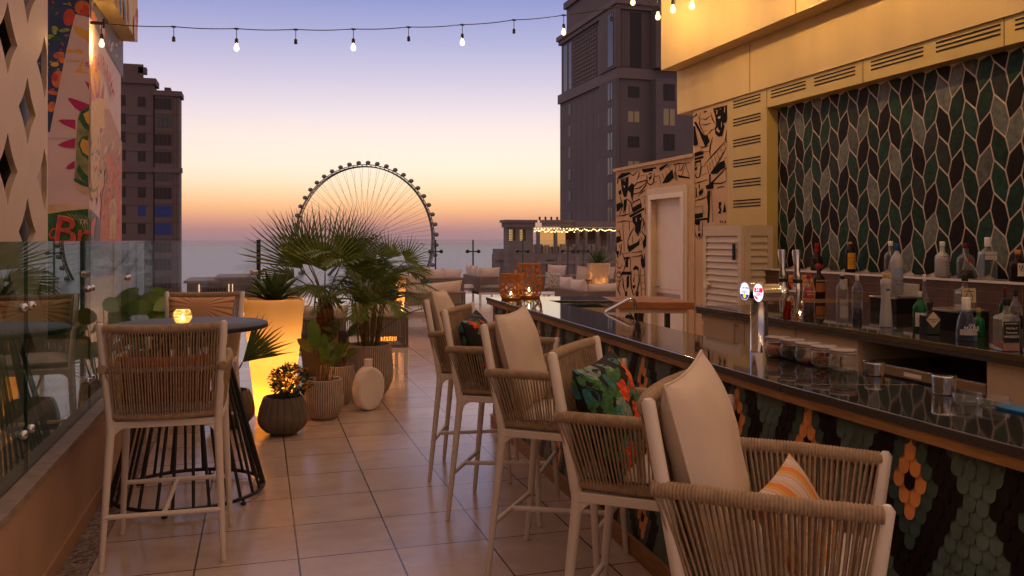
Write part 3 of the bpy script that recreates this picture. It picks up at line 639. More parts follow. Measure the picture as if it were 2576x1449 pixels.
# ink drawing, traced onto the wall plane
ink = G()
def MA_(x, y): return ((2300+x/2.497)*.6708, (590+y/2.497)*.6708)
def MB_(x, y): return ((2580+x/2.787)*.6708, (380+y/2.787)*.6708)
inl = [0]
def ip(conv, pts, mi=0):
    inl[0] += 1; out = []
    for x, y in pts:
        q = on_x(*conv(x, y), XB); q.x -= .003+.00001*inl[0]; out.append(q)
    ink.poly(out, mi)
def st(conv, pts, w=7):
    for s in stroke(pts, w*1.45): ip(conv, s)
A_F = [ # filled shapes, left wall
 [(75,150),(150,140),(170,150),(60,205),(50,190)], [(70,205),(145,180),(140,300),(125,370),(100,372),(80,300)],
 [(150,270),(175,240),(200,260),(180,420),(160,330),(130,300)], [(30,440),(70,420),(90,450),(55,500),(32,510)], [(100,400),(130,385),(125,460),(95,535)],
 [(148,545),(290,470),(292,490),(160,566)], [(183,470),(262,425),(270,470),(187,520)], [(180,560),(262,520),(272,575),(262,640),(255,690),(235,720),(205,690),(205,640),(180,600)],
 [(133,790),(150,830),(225,795),(250,760),(245,820),(200,850),(150,890),(135,850)], [(275,800),(310,720),(308,830),(285,860)], [(28,745),(70,735),(75,770),(28,800)], [(25,790),(88,768),(88,780),(28,805)], [(30,880),(58,875),(52,910),(35,912)],
 [(105,935),(158,930),(155,950),(140,955),(140,1030),(120,1030),(122,955),(105,950)], [(78,1070),(165,1070),(165,1100),(78,1100)], [(125,1120),(150,1100),(148,1210),(125,1235)], [(110,1260),(130,1250),(132,1300),(112,1300)],
 [(185,1040),(210,1012),(238,1030),(240,1070),(225,1050),(190,1055)], [(180,1200),(212,1195),(200,1230),(185,1225)], [(258,960),(275,900),(282,960),(296,895),(298,965),(300,1020),(280,1045),(262,1010)], [(215,1270),(240,1250),(235,1300),(210,1300)],
 [(460,245),(500,170),(555,110),(570,190),(520,235)], [(270,110),(400,92),(408,104),(275,135)], [(278,128),(375,112),(370,130),(285,145)], [(335,190),(362,165),(358,200),(338,215)], [(605,165),(715,185),(720,200),(615,190)], [(50,320),(75,300),(78,345),(55,350)], [(430,100),(500,62),(520,60),(440,130)]]
A_S = [[(40,250),(45,200),(60,160)], [(140,150),(190,170),(230,125)], [(178,300),(220,240),(310,215),(305,265),(250,330),(190,345),(178,300)], [(185,300),(250,285),(305,240)], [(245,125),(240,180),(220,210)], [(255,175),(300,165)], [(230,365),(280,320),(310,300)], [(130,390),(165,420),(185,500),(170,520)], [(60,350),(90,450),(60,540)], [(120,450),(112,535)], [(150,440),(150,530)], [(30,550),(100,545),(165,525)], [(34,610),(100,595),(185,600)], [(90,610),(105,880)], [(150,600),(155,690)], [(180,440),(190,420),(250,390),(262,430)], [(262,430),(262,500)], [(200,650),(160,720),(135,790)], [(265,690),(300,740),(305,790)], [(200,680),(235,735),(260,700)], [(180,740),(182,800)], [(260,740),(275,790)], [(30,700),(55,685),(70,735)], [(30,810),(28,870),(45,940),(70,900),(78,810)], [(60,820),(62,850)], [(90,900),(155,895)], [(170,895),(270,880),(262,920),(170,935)], [(85,900),(120,990),(95,1080)], [(30,1020),(60,1040),(85,1010)], [(30,1090),(55,1070),(80,1105),(60,1130),(30,1110)], [(30,1150),(60,1165),(80,1140)], [(60,1170),(45,1230),(70,1300)], [(90,1120),(95,1200),(110,1260)], [(165,940),(160,1070)], [(175,1060),(165,1130),(170,1210),(190,1290),(225,1250),(245,1160),(240,1060)], [(190,1100),(210,1095)], [(200,1110),(190,1160),(205,1165)], [(222,1110),(236,1105)], [(255,1045),(265,1300)], [(295,1045),(302,1290)], [(262,1110),(295,1100)], [(262,1180),(298,1165)], [(262,1240),(300,1225)], [(315,160),(320,240),(350,258),(378,240),(388,150)], [(330,160),(350,150),(370,155)], [(390,180),(430,170)], [(385,235),(415,225)], [(430,170),(445,245)], [(430,130),(545,68)], [(460,150),(480,200)], [(490,120),(505,170)], [(515,80),(540,135)], [(560,70),(600,60),(720,50)], [(580,60),(590,215)], [(605,120),(640,120),(665,60)], [(620,70),(618,110)], [(640,180),(680,60),(715,180)], [(585,130),(605,220)], [(575,130),(580,215)], [(300,380),(290,440)], [(270,370),(310,365)], [(300,460),(303,530)], [(250,600),(280,575),(290,620),(270,670)], [(300,600),(298,690)], [(30,960),(45,1000)]]
B_F = [[(265,75),(412,40),(412,170),(405,215),(370,235),(385,260),(360,360),(320,368),(290,340),(283,280),(300,250),(290,170)],
 [(60,160),(100,120),(95,145),(60,180)], [(62,215),(90,215),(150,325),(175,355),(205,350),(232,420),(185,475),(150,400),(120,320)], [(60,260),(78,258),(108,440),(100,462),(60,462)],
 [(50,560),(165,525),(168,545),(145,560),(52,585)], [(55,545),(140,515),(142,555),(55,580)], [(55,640),(100,620),(140,610),(140,625),(75,650)], [(70,700),(100,680),(95,720),(75,725)], [(55,598),(160,570),(170,590),(60,618)],
 [(235,750),(330,640),(385,615),(390,690),(345,720),(310,755),(260,762)], [(185,885),(270,840),(268,912),(200,920)], [(225,760),(240,760),(240,870),(225,880)], [(240,850),(400,690),(405,700),(250,862)], [(250,850),(350,850),(405,830),(405,838),(350,862),(250,862)],
 [(325,1055),(350,1052),(352,1080),(340,1095),(352,1130),(345,1170),(325,1178),(320,1160),(335,1140),(325,1110)], [(385,1055),(403,1155),(368,1165)], [(335,1268),(342,1240),(350,1268)], [(355,1268),(362,1240),(372,1268)], [(385,1268),(395,1235),(404,1268)],
 [(55,1180),(158,1165),(160,1210),(58,1232)], [(45,1240),(205,1215),(205,1235),(48,1262)], [(50,1262),(130,1250),(125,1290),(100,1295),(75,1280),(70,1400),(50,1430)], [(105,1380),(140,1378),(130,1418),(112,1415)], [(215,940),(235,930),(232,1130),(222,1270),(205,1270),(212,1110)], [(115,945),(165,905),(150,940),(170,930),(145,975),(120,985)], [(165,105),(205,95),(195,115),(175,120)]]
B_S = [[(95,130),(120,190)], [(130,110),(125,240),(180,355)], [(140,180),(190,190),(240,150)], [(140,240),(190,245),(240,225)], [(240,110),(260,190),(300,250)], [(160,315),(210,305)], [(205,350),(250,300),(280,290)], [(262,370),(240,450),(230,520),(240,600)], [(130,470),(160,480),(225,460)], [(150,520),(230,525)], [(140,480),(145,530)], [(175,660),(300,520),(410,400)], [(250,735),(330,620),(400,490)], [(205,670),(220,760)], [(230,640),(240,720)], [(255,610),(275,700)], [(280,575),(305,650)], [(310,540),(335,610)], [(345,490),(370,560)], [(385,440),(405,500)], [(410,300),(395,400),(412,440)], [(60,620),(60,740),(95,800),(125,790),(140,690),(130,620)], [(70,690),(85,660),(105,670)], [(85,760),(105,755)], [(145,690),(200,665)], [(145,770),(195,755)], [(50,870),(120,845),(210,820)], [(55,910),(90,905),(92,1000),(55,1010)], [(100,900),(120,870),(130,960)], [(50,1045),(150,1020),(215,985)], [(100,990),(160,985)], [(210,930),(205,1000),(215,1100)], [(250,925),(262,1265)], [(300,910),(340,895),(390,890)], [(400,700),(405,830)], [(55,1110),(155,1095)], [(52,1110),(55,1230)], [(157,1095),(160,1165)], [(165,1165),(190,1160)], [(65,1290),(75,1380),(110,1440)], [(155,1260),(155,1400),(125,1445)], [(120,1290),(118,1350),(132,1352)], [(50,1430),(60,1449)], [(385,600),(412,590)], [(388,640),(405,700)]]
for f in A_F: ip(MA_, f)
for s in A_S: st(MA_, s, 7.5)
for f in B_F: ip(MB_, f)
for s in B_S: st(MB_, s, 7.5)
for pts in ([(88,215),(92,205),(100,212)], [(112,180),(118,178),(116,215),(110,235)], [(98,262),(115,268),(106,292)], [(215,570),(222,560),(222,600),(214,605)], [(250,575),(268,560),(262,590)]): ip(MA_, pts, 1)
for pts in ([(285,95),(302,88),(300,95)], [(305,92),(312,90),(310,130),(300,140)], [(330,85),(350,72),(345,82)], [(315,165),(345,150),(340,180),(322,183)], [(385,50),(392,60),(390,110),(382,118)], [(352,215),(358,220),(356,275),(350,265)], [(298,300),(312,270),(325,300),(338,305),(330,330)], ): ip(MB_, pts, 1)
# lower part of the drawing, seen under the timber flap
for (x, y, s_) in ((9.3+1.0,.55,1), (10.6,.45,1), (8.5,.75,1.0), (8.62,.3,1.1)):
    for k in range(7):
        a0 = rnd.uniform(0, 6.28); r_ = .05+.04*k; P = [(y+.30*s_*math.sin(a0+q*.45)*(r_*2), x+.6*r_*math.cos(a0+q*.45)) for q in range(5)]
        for s in stroke([(b, a) for a, b in P], .022): ink.poly([(XB-.004-.0001*k, p[0], p[1]) for p in s], 0)
    ink.poly([(XB-.0045, x+.13*math.cos(a)*(1+.3*math.sin(3*a)), y+.17*math.sin(a)*(1+.25*math.cos(2*a))) for a in [i*.45 for i in range(14)]], 0)
ink.build('mural_drawing', [mural_ink, mural_bg], pv)
# louvred cabinet in front of the column
lc_ = thing('louvred_cupboard', 'cream louvred cupboard with black bar handle below the ochre vent column', 'cupboard', (4.52,7.27,0))
W2, D2, HH = .31, .74, 1.74
g = G(); g.box(0,W2,0,D2,0,HH); cb = g.build('carcass', mat('cupboard dark inside', (.22,.15,.08), .8, var=.1), lc_)
def louvred(name, P0, ux, w, z0, z1, n, nrm):
    """framed louvre panel; P0 corner, ux along, nrm outward"""
    ux = Vector(ux); nm = Vector(nrm); P0 = Vector(P0); g = G()
    def bx(a, b, c, d, e0, e1):
        q = [P0+ux*a+nm*e0, P0+ux*b+nm*e1]; lo = [min(q[0][i], q[1][i]) for i in range(3)]; hi = [max(q[0][i], q[1][i]) for i in range(3)]
        g.box(lo[0], hi[0], lo[1], hi[1], c, d)
    bx(0, .06, 0, z1, 0, .03); bx(w-.06, w, 0, z1, 0, .03); bx(.06, w-.06, z1-.10, z1, 0, .03); bx(.06, w-.06, 0, z0, 0, .03)
    hgt = (z1-.10-z0)/n
    for i in range(n):
        zb = z0+i*hgt; a = P0+ux*.06; b = P0+ux*(w-.06)
        v = [a+nm*.026+Vector((0,0,zb)), b+nm*.026+Vector((0,0,zb)), b+nm*.004+Vector((0,0,zb+hgt*1.02)), a+nm*.004+Vector((0,0,zb+hgt*1.02)),
             a+nm*.018+Vector((0,0,zb)), b+nm*.018+Vector((0,0,zb)), b-nm*.004+Vector((0,0,zb+hgt*1.02)), a-nm*.004+Vector((0,0,zb+hgt*1.02))]
        g.add(v, [(0,1,2,3),(4,7,6,5),(0,4,5,1),(3,2,6,7),(0,3,7,4),(1,5,6,2)], 0)
    return g.build(name, louver_m, lc_)
d1 = louvred('louvred_door', (0,0,0), (0,1,0), D2, .25, HH, 21, (-1,0,0))
louvred('side_panel', (0,0,0), (1,0,0), W2, .25, HH, 21, (0,-1,0))
G().box(-.055,-.03,.10,.125,1.40,1.56).build('handle', black_metal, d1)
g = G(); g.box(-.05,-.03,.58,.70,1.13,1.15); g.box(-.06,-.03,.62,.66,1.10,1.17); g.build('latch', door_paint, d1)
# ================================================================ FRONT BAR
ZT = 1.10
bar = thing('bar_counter', 'long bar with glossy black granite top over green, black and orange fish scale cladding', 'bar counter', (0,0,0))
OUT = [(1.81,-.9), (1.735,2.55), (1.90,7.16)]; INN = [(2.25,-.9), (2.18,2.4), (2.285,6.61)]
RET = [(2.285,6.61), (2.79,6.46), (2.90,6.99), (1.90,7.16)]
g = G(); g.prism([OUT[0], INN[0], INN[1], OUT[1]], ZT-.026, ZT); g.prism([(1.7352,2.556), (2.1803,2.406), INN[2], (1.90,7.16)], ZT-.026, ZT)
g.prism([(2.287,6.612), (2.79,6.465), (2.90,6.99), (1.905,7.162)], ZT-.0262, ZT-.0002)
g.build('countertop', [granite], bar, bevel=.003)
# rough front edge of the slab, timber nosing below, carcass, kick board
def strip(gm, pts, off, z0, z1, th, mi=0):
    for a, b in zip(pts, pts[1:]):
        a = Vector(a); b = Vector(b); d = (b-a).normalized(); n = Vector((-d.y, d.x)) # d runs +y so n = -x (towards the guests)
        p = [a+n*off, b+n*off, b+n*(off-th), a+n*(off-th)]; gm.prism([(q.x, q.y) for q in p], z0, z1, mi)
g = G(); strip(g, [OUT[0], (1.735,2.548)], .0015, ZT-.027, ZT-.003, .01); strip(g, [(1.7353,2.558), OUT[2]], .0015, ZT-.027, ZT-.003, .01); g.build('slab_edge', granite_edge, bar)
g = G(); strip(g, [OUT[0], OUT[1], OUT[2]], -.004, ZT-.060, ZT-.0275, .05); g.build('nosing', wood_trim, bar, bevel=.004)
g = G(); g.prism([(1.86,-.9),(2.22,-.9),(2.15,2.4),(2.26,6.64),(2.76,6.49),(2.84,6.92),(1.95,7.10),(1.785,2.55)], .0, ZT-.061); g.build('carcass', cab_m, bar)
g = G(); strip(g, [(1.86,-.9), (1.785,2.55), (1.95,7.10)], .030, 0.002, .095, .02); g.build('kickboard', wood_trim, bar, bevel=.004)
g = G(); g.prism([(1.95,7.10),(1.948,7.115),(2.842,6.935),(2.84,6.92)], .0, ZT-.062); g.build('end_panel', wood_dark, bar)
def scales():
    g = G(); hp, rp_ = .0209, .0425; yc0, zc0 = 2.005, .925
    def pos(y):
        if y < 2.55: a, b = Vector((1.86,-.9)), Vector((1.785,2.55))
        else: a, b = Vector((1.785,2.55)), Vector((1.95,7.10))
        d = (b-a).normalized(); q = a+(b-a)*((y-a.y)/(b.y-a.y)); return q, d, Vector((-d.y, d.x))
    rn = random.Random(2)
    nr0 = int((1.06-zc0)/rp_)+1
    for v in range(-int((zc0-.09)/rp_)-1, nr0+1):
        for u in range(int((-.85-yc0)/hp), int((7.06-yc0)/hp)):
            if (u+v) % 2: continue
            zc = zc0+v*rp_; y = yc0+u*hp
            uu = (u+11) % 22-11; vv = (v+8) % 16-8; 
            d = abs(uu)+abs(vv)
            if d == 0: mi = 0
            elif d == 2: mi = 1
            elif d == 4: mi = 2
            elif d in (6, 8) or d >= 16: mi = 0
            else: mi = 3
            q, dd, n = pos(y); w = hp*.955
            zt = min(zc+rp_, 1.042)
            if zc-.030 > 1.04: continue
            zb = max(zc-.022, .09)
            def P(a, z):
                k = (zt-z)/(rp_*2.1); e = .003+.012*max(0, k)
                r = q+dd*a+n*e; return (r.x, r.y, z)
            pts = [P(-w, zt), P(-w, max(zb, .092))]
            for i in range(1, 8):
                a = math.pi*i/8; pts.append(P(-w*math.cos(a), max(.09, zb-w*math.sin(a))))
            pts += [P(w, max(zb, .092)), P(w, zt)]
            g.poly(pts, mi)
    return g
sc_m = [mat('black scale', (.007,.004,.006), .45, var=.2, spec=.2), mat('orange scale', (.74,.30,.085), .42, var=.18, scale=9, det=6), mat('dark green scale', (.036,.080,.070), .45, var=.25, scale=12), mat('sage scale', (.078,.135,.118), .45, var=.3, scale=12)]
scales().build('scale_cladding', sc_m, bar)
G().prism([(1.86,-.9),(1.785,2.55),(1.95,7.10),(1.956,7.10),(1.791,2.55),(1.866,-.9)], .09, 1.04).build('cladding_board', mat('black board', (.012,.010,.010), .7, var=0), bar) if False else None
# timber lift-up flap gate at the far end
fl = thing('counter_flap', 'oak lift up counter flap on black posts at the far end of the bar', 'counter flap', (0,0,0))
G().prism([(2.80,6.40),(3.37,6.14),(3.46,6.78),(2.91,6.96)], 1.035, 1.097).build('flap_top', wood_flap, fl, bevel=.008)
G().prism([(2.84,6.42),(3.33,6.20),(3.34,6.24),(2.85,6.46)], 1.0, 1.034).build('rail', louver_m, fl)
for (x, y) in ((3.0,6.38),(3.20,6.29)): G().box(x-.018,x+.018,y-.018,y+.018,0,1.0).build('post', black_metal, fl)
# faucet
fc = thing('faucet', 'long chrome swan neck faucet rising beside the inner edge of the bar', 'faucet', (2.27,5.39,1.10))
G().tube([(0,0,-.12),(0,0,.0),(.02,0,.014),(.17,-.005,.087),(.195,-.006,.093),(.213,-.006,.085),(.222,-.006,.065),(.224,-.006,.03)], [.011]*7+[.011], 12).tube([(.224,-.006,.034),(.224,-.006,.018)], .014, 12).build('spout', chrome, fc)
G().lathe([(.02,-.12),(.022,-.11),(.014,-.1)], 14).build('base', chrome, fc)
# ---------------------------------------------------------------- back bar
bb = thing('back_bar', 'long low back bar with black granite top, beige doors and a dark fridge alcove', 'back bar', (0,0,0))
g = G(); g.box(3.16,4.745,-3,5.75,ZT-.03,ZT); g.build('countertop', granite, bb, bevel=.003)
g = G(); g.box(3.1585,3.17,-2.99,5.74,ZT-.052,ZT-.031); g.box(3.17,4.7,5.72,5.74,ZT-.052,ZT-.031); g.build('nosing', granite_edge, bb)
AY0, AY1 = 3.106, 3.96
g = G(); g.box(3.21,4.70,AY1,5.70,.0,ZT-.031); g.box(3.21,4.70,-3,AY0,0,ZT-.031); g.box(3.8,4.7,AY0,AY1,0,ZT-.031); g.build('carcass', cab_m, bb)
for (a, b) in ((5.13,5.69),(4.55,5.12),(3.97,4.54),(2.45,3.10),(1.8,2.44),(1.1,1.79)):
    d = G().box(3.19,3.21,a,b,.1,ZT-.055).build('door', cab_m, bb, bevel=.002)
    if a in (5.13,): G().tube([(3.187,5.20,1.0),(3.16,5.20,1.0)], .004).tube([(3.187,5.20,.88),(3.16,5.20,.88)], .004).tube([(3.16,5.20,1.02),(3.16,5.20,.86)], .006).build('handle', steel, d)
G().box(3.215,3.79,AY0+.002,AY1-.002,ZT-.20,ZT-.198).build('alcove_shadow_panel', black_metal, bb) if False else None
fg = thing('undercounter_fridge', 'stainless steel undercounter fridge in the black alcove of the back bar', 'fridge', (3.25,3.53,0))
g = G(); g.box(-.02,.52,-.41,.41,.05,.90); g.build('body', black_metal, fg)
g = G(); g.box(-.05,-.02,-.415,.415,.885,.932); g.box(-.045,.52,-.415,.415,.932,.936); g.build('control_strip', steel, fg, bevel=.003)
d = G().box(-.055,-.02,-.41,.41,.10,.865).build('door', steel, fg, bevel=.004)
G().tube([(-.085,-.36,.84),(-.085,.36,.84)], .008).build('handle', chrome, d)
text('C', .03, 'lettering', ochre_p, fg, frame((-.052,-.27,.907), (0,-1,0), (-1,0,0)))
G().box(-.0515,-.05,-.02,.10,.895,.915).build('badge', white_metal, fg)
# ---------------------------------------------------------------- small helpers for liquor bottles
def counter_pt(cx, cy, z=ZT): return at_z(1717.2+cx/3, 536.6+cy/3, z)
def depth_of(p): return p.x*SN+p.y*CS
PROF = {
 'round': [(0,0),(.42,0),(.5,.012),(.5,.56),(.46,.63),(.30,.71),(.17,.77),(.155,.80),(.15,.93)],
 'slim':  [(0,0),(.44,0),(.5,.012),(.5,.66),(.44,.73),(.24,.80),(.17,.84),(.16,.95)],
 'squat': [(0,0),(.46,0),(.5,.015),(.5,.50),(.48,.58),(.36,.65),(.19,.70),(.17,.74),(.16,.90)],
 'taper': [(0,0),(.47,0),(.5,.02),(.49,.20),(.42,.45),(.30,.62),(.22,.70),(.19,.74),(.18,.78)],
 'belly': [(0,0),(.40,0),(.48,.03),(.5,.20),(.44,.42),(.26,.58),(.17,.66),(.14,.72),(.135,.92)],
 'waist': [(0,0),(.48,0),(.5,.02),(.44,.3),(.36,.55),(.42,.78),(.44,.88),(.30,.90),(.24,.92)],
 'square':[(0,0),(.48,0),(.5,.012),(.5,.60),(.47,.66),(.26,.71),(.17,.75),(.16,.90)],
}
GLS = {}
def gmat(name, tint):
    if name not in GLS:
        m = GLS[name] = glass(name, tint, 1.55); n = m.node_tree; o = n.nodes['Material Output']; old = o.inputs[0].links[0].from_socket
        d = n.nodes.new('ShaderNodeBsdfDiffuse'); d.inputs[0].default_value = (*[min(1, c*.8) for c in tint], 1); lw = n.nodes.new('ShaderNodeLayerWeight'); lw.inputs[0].default_value = .35
        mm = n.nodes.new('ShaderNodeMath'); mm.operation = 'MULTIPLY_ADD'; n.links.new(lw.outputs['Facing'], mm.inputs[0]); mm.inputs[1].default_value = .28; mm.inputs[2].default_value = .02  # pale diffuse rim mixed in, standing for highlights on bottle edges
        x = n.nodes.new('ShaderNodeMixShader'); n.links.new(mm.outputs[0], x.inputs[0]); n.links.new(old, x.inputs[1]); n.links.new(d.outputs[0], x.inputs[2]); n.links.new(x.outputs[0], o.inputs[0])
    return GLS[name]
def plain(name, c, r=.5, e=None, es=0):
    return MATS.get(name) or mat(name, c, r, var=.08, emit=e, es=es, spec=.25)
def bottle(label, p, h, w, shape, gl, cap, liq=None, lvl=.4, lab=None, words=None, wcol=None, group='bottles on the back bar', capz=.86, solid=None, band=None, rz=None, sq=False):
    """p base point; h height, w width; lab = (z0,z1,colour,arc)"""
    prof = PROF[shape]; t = thing('liquor_bottle', label, 'bottle', p, 0, group)
    face = math.atan2(-p.x*.0-CS, -SN)  # towards the room
    n = 4 if sq else 20
    pr = [(r*w*(1.25 if sq and r > .3 else 1), z*h) for r, z in prof]
    ang = face+(rz or 0)
    X = Rz(ang+math.pi/4 if sq else ang)
    g = G(); g.lathe(pr+[(pr[-1][0]*.8, pr[-1][1]+.001)], n, sm=not sq, X=X)
    b = g.build('bottle_body', solid or gl, t, bevel=.006 if sq else 0)
    if liq:
        q = [(r*.9, max(.004, z)) for r, z in pr if z < lvl*h]+[(next((r for r, z in pr[::-1] if z <= lvl*h))*.9, lvl*h), (0, lvl*h)]
        G().lathe(q, n, sm=not sq, X=X).build('liquor', liq, t)
    g = G(); r1 = pr[-1][0]*1.12; g.lathe([(r1,capz*h),(r1*1.03,capz*h+.002),(r1*1.03,h-.003),(r1*.9,h),(0,h)], 16); g.build('cap', cap, t)
    if band: G().lathe([(r1*1.06,band[0]*h),(r1*1.08,(band[0]+.01)*h),(r1*1.06,band[1]*h)], 16).build('neck_band', band[2], t)
    if lab:
        z0, z1, lm, arc = lab[:4]; rr = w*.5*(1.003) if not sq else w*.5*.885*1.0
        g = G()
        if sq:
            d = Vector((math.cos(ang), math.sin(ang), 0)); s = Vector((-d.y, d.x, 0)); q = d*(w*.5*.895)
            v = [q-s*w*.40+Vector((0,0,z0*h)), q+s*w*.40+Vector((0,0,z0*h)), q+s*w*.40+Vector((0,0,z1*h)), q-s*w*.40+Vector((0,0,z1*h))]
            if len(lab) > 4: v = [q-s*w*.44+Vector((0,0,(z0+z1)/2*h)), q+Vector((0,0,z0*h)), q+s*w*.44+Vector((0,0,(z0+z1)/2*h)), q+Vector((0,0,z1*h))]
            g.add(v, [(0,1,2,3)])
        else:
            def rad(z):
                for (ra, za), (rb, zb) in zip(pr, pr[1:]):
                    if za <= z <= zb and zb > za: return ra+(rb-ra)*(z-za)/(zb-za)
                return w/2
            N = 8; v = []
            for i in range(N+1):
                a = ang+(-.5+i/N)*arc
                for z in (z0*h, z1*h): r = rad(z)+.0012; v.append((r*math.cos(a), r*math.sin(a), z))
            g.add(v, [(2*i, 2*i+2, 2*i+3, 2*i+1) for i in range(N)], 0, True)
        lo = g.build('label', lm, t)
        if words:
            d = Vector((math.cos(ang), math.sin(ang), 0)); s = Vector((-d.y, d.x, 0)); rad_ = (w*.5+.002) if not sq else w*.5*.895+.001
            zz = z1*h
            for wd, sz, fz in words:
                sz = min(sz, (w*.78 if sq else w*.85)/(len(wd)*.62)); text(wd, sz, 'lettering', wcol, lo, frame(d*rad_+Vector((0,0,fz*h)), s, d), .0003)
    return t
red_c = plain('red foil', (.35,.01,.012)); blk = plain('black cap', (.012,.012,.012)); wht = plain('white label paper', (.62,.58,.52)); navy = plain('blue cap', (.015,.05,.25)); gold = plain('gold cap', (.45,.28,.06), .3)
orng = plain('orange label', (.65,.17,.04)); ylw = plain('yellow label', (.62,.34,.04)); cream = plain('cream label', (.60,.50,.34)); inkk = plain('label ink', (.02,.018,.02)); brn = plain('brown label', (.30,.10,.025)); teal = plain('teal ink', (.02,.16,.16))
maroon = plain('maroon cap', (.12,.008,.02)); red_l = plain('red label', (.45,.015,.02)); silver = plain('silver cap', (.5,.5,.5), .25); cork = plain('cork', (.50,.22,.06)); blue_i = plain('blue ink', (.02,.09,.35)); white_i = plain('white ink', (.75,.72,.68))
cg = gmat('bottle clear glass', (.86,.89,.88)); dg = gmat('bottle dark glass', (.10,.05,.03)); gg = gmat('bottle green glass', (.03,.34,.10)); bg_ = gmat('bottle blue glass', (.55,.68,.90))
darkb = plain('dark brown bottle', (.018,.008,.005), .12); blackb = plain('black bottle', (.008,.008,.009), .12); amber = plain('amber liquor', (.30,.07,.01), .1); redliq = plain('red liquor', (.55,.01,.02), .1, (.6,.01,.01), .04); cola = plain('dark liquor', (.05,.012,.008), .1)
frost.node_tree.nodes['Principled BSDF'].inputs['Transmission Weight'].default_value = .25
def B(label, cx, top, base, wpx, shape, *a, x=None, shelf=False, z=None, **k):
    vx = 1717.2+cx/3
    if shelf: p = on_x(vx, 0, 4.855); p.z = 1.32
    elif x is not None: p = on_x(vx, 0, x); p.z = z or ZT
    else: p = counter_pt(cx, base)
    Z = depth_of(p); ztop = H-(536.6+top/3-HY)*Z/F
    return bottle(label, p, ztop-p.z, wpx/3*Z/F, shape, *a, group='bottles on the tiled ledge' if shelf else 'bottles on the back bar', **k)
B('orange liqueur bottle with red wax ribbon and dark label on the ledge', 1012, 225, 430, 92, 'belly', dg, red_c, cola, .5, (.06,.24,plain('dark olive label', (.05,.045,.02)),1.9), [('ORANGE',.02,.17)], ochre_p, shelf=True, solid=darkb, band=(.62,.84,red_c))
B('dark coffee liqueur bottle with yellow arched label on the ledge', 1265, 178, 440, 78, 'round', dg, blk, None, .4, (.10,.55,ylw,1.7), [('KAHLUA',.022,.42), ('COFFEE',.016,.30), ('LIQUEUR',.016,.24)], red_l, shelf=True, solid=darkb, band=(.80,.86,ylw))
B('clear vodka bottle with blue printed name behind the blue capped one', 1570, 210, 450, 92, 'squat', cg, white_i, None, .4, (.40,.41,wht,.1), [('ABSOLUT',.028,.56), ('VODKA',.028,.47), ('Country of Sweden',.010,.38)], blue_i, shelf=True)
B('frosted vodka bottle with orange label band on the ledge', 1960, 212, 485, 105, 'squat', cg, white_i, None, .4, (.50,.66,orng,2.0), [('mandrin',.024,.585), ('country of sweden',.010,.42), ('imported',.010,.34)], inkk, shelf=True, solid=frost)
B('clear rum bottle with maroon cap and a third of dark rum left', 2135, 225, 497, 122, 'squat', cg, maroon, cola, .24, (.46,.56,red_l,.5), shelf=True)
B('square clear gin bottle with white paper label and white cap on the ledge', 2300, 180, 500, 112, 'square', cg, white_i, None, .4, (.48,.66,wht,1), [('BOTANIST',.018,.58), ('ISLAY DRY GIN',.008,.52)], inkk, shelf=True, sq=True, capz=.78)
B('black apothecary bottle with cork and pale stamp label, rightmost on the ledge', 2530, 275, 520, 118, 'squat', dg, cork, None, .4, (.18,.58,wht,1.1), [('47',.04,.38)], plain('violet ink', (.12,.06,.14)), shelf=True, solid=darkb)
B('bright red aperitif bottle behind the beer taps', 785, 450, 800, 62, 'slim', gmat('bottle red glass', (.5,.05,.05)), blk, redliq, .62, (.40,.62,cream,1.5), None, None)
B('clear vermouth bottle with red label and red cap beside the taps', 950, 450, 770, 88, 'round', cg, red_c, cola, .30, (.42,.66,red_l,2.2), [('CINZANO',.026,.57), ('BIANCO',.012,.50)], white_i)
B('black liqueur bottle with red capsule and amber scroll label', 1028, 380, 740, 95, 'squat', dg, red_c, None, .4, (.20,.46,brn,1.6), [('DRAMBUIE',.022,.52)], cream, x=4.55, solid=darkb)
B('tall clear vodka bottle with silver label and black neck band', 1205, 445, 820, 85, 'slim', cg, silver, None, .4, (.10,.46,plain('silver label', (.36,.34,.33)),1.6), [('VODKA',.018,.36)], inkk, band=(.86,.93,blk))
B('clear vodka bottle with round blue badge standing behind', 1318, 465, 790, 76, 'slim', cg, silver, plain('blue shade liquor', (.01,.015,.06), .1), .22, (.66,.78,navy,.9), None, None)
B('slender frosted vodka bottle wrapped with silver spirals and gold cap', 1535, 455, 858, 92, 'waist', cg, gold, None, .4, (.68,.72,teal,.8), None, None, solid=frost, capz=.91)
B('frosted vodka bottle with blue cap and flying bird print behind the spiral bottle', 1617, 228, 612, 90, 'slim', cg, navy, None, .4, (.34,.52,plain('pale blue print', (.25,.33,.48)),1.5), [('GREY GOOSE',.022,.27), ('VODKA',.016,.20)], blue_i, x=4.2, z=1.225, solid=frost)
B('clear slim necked vodka bottle with blue neck strip behind the green bottle', 1825, 460, 800, 74, 'belly', cg, white_i, None, .4, (.70,.86,navy,.6), None, None, x=3.9)
B('green dry gin bottle with silver cap, red seal and white label', 1790, 590, 880, 98, 'round', gg, silver, None, .4, (.10,.46,wht,2.2), [('Tanqueray',.024,.38), ('LONDON',.013,.30), ('DRY GIN',.013,.24)], red_l, solid=plain('green bottle', (.008,.10,.03), .12))
B('squat black gin bottle with pale diamond label', 1865, 670, 912, 122, 'squat', dg, blk, None, .4, (.22,.72,cream,1,1), [("HENDRICK'S",.020,.48), ('GIN',.013,.40)], inkk, sq=True, solid=blackb)
B('square clear gin bottle with large brush character on a cream label', 2130, 460, 800, 128, 'square', cg, blk, None, .4, (.42,.72,cream,1), [('六',.06,.60), ('ROKU GIN',.012,.48)], inkk, x=4.1, sq=True)
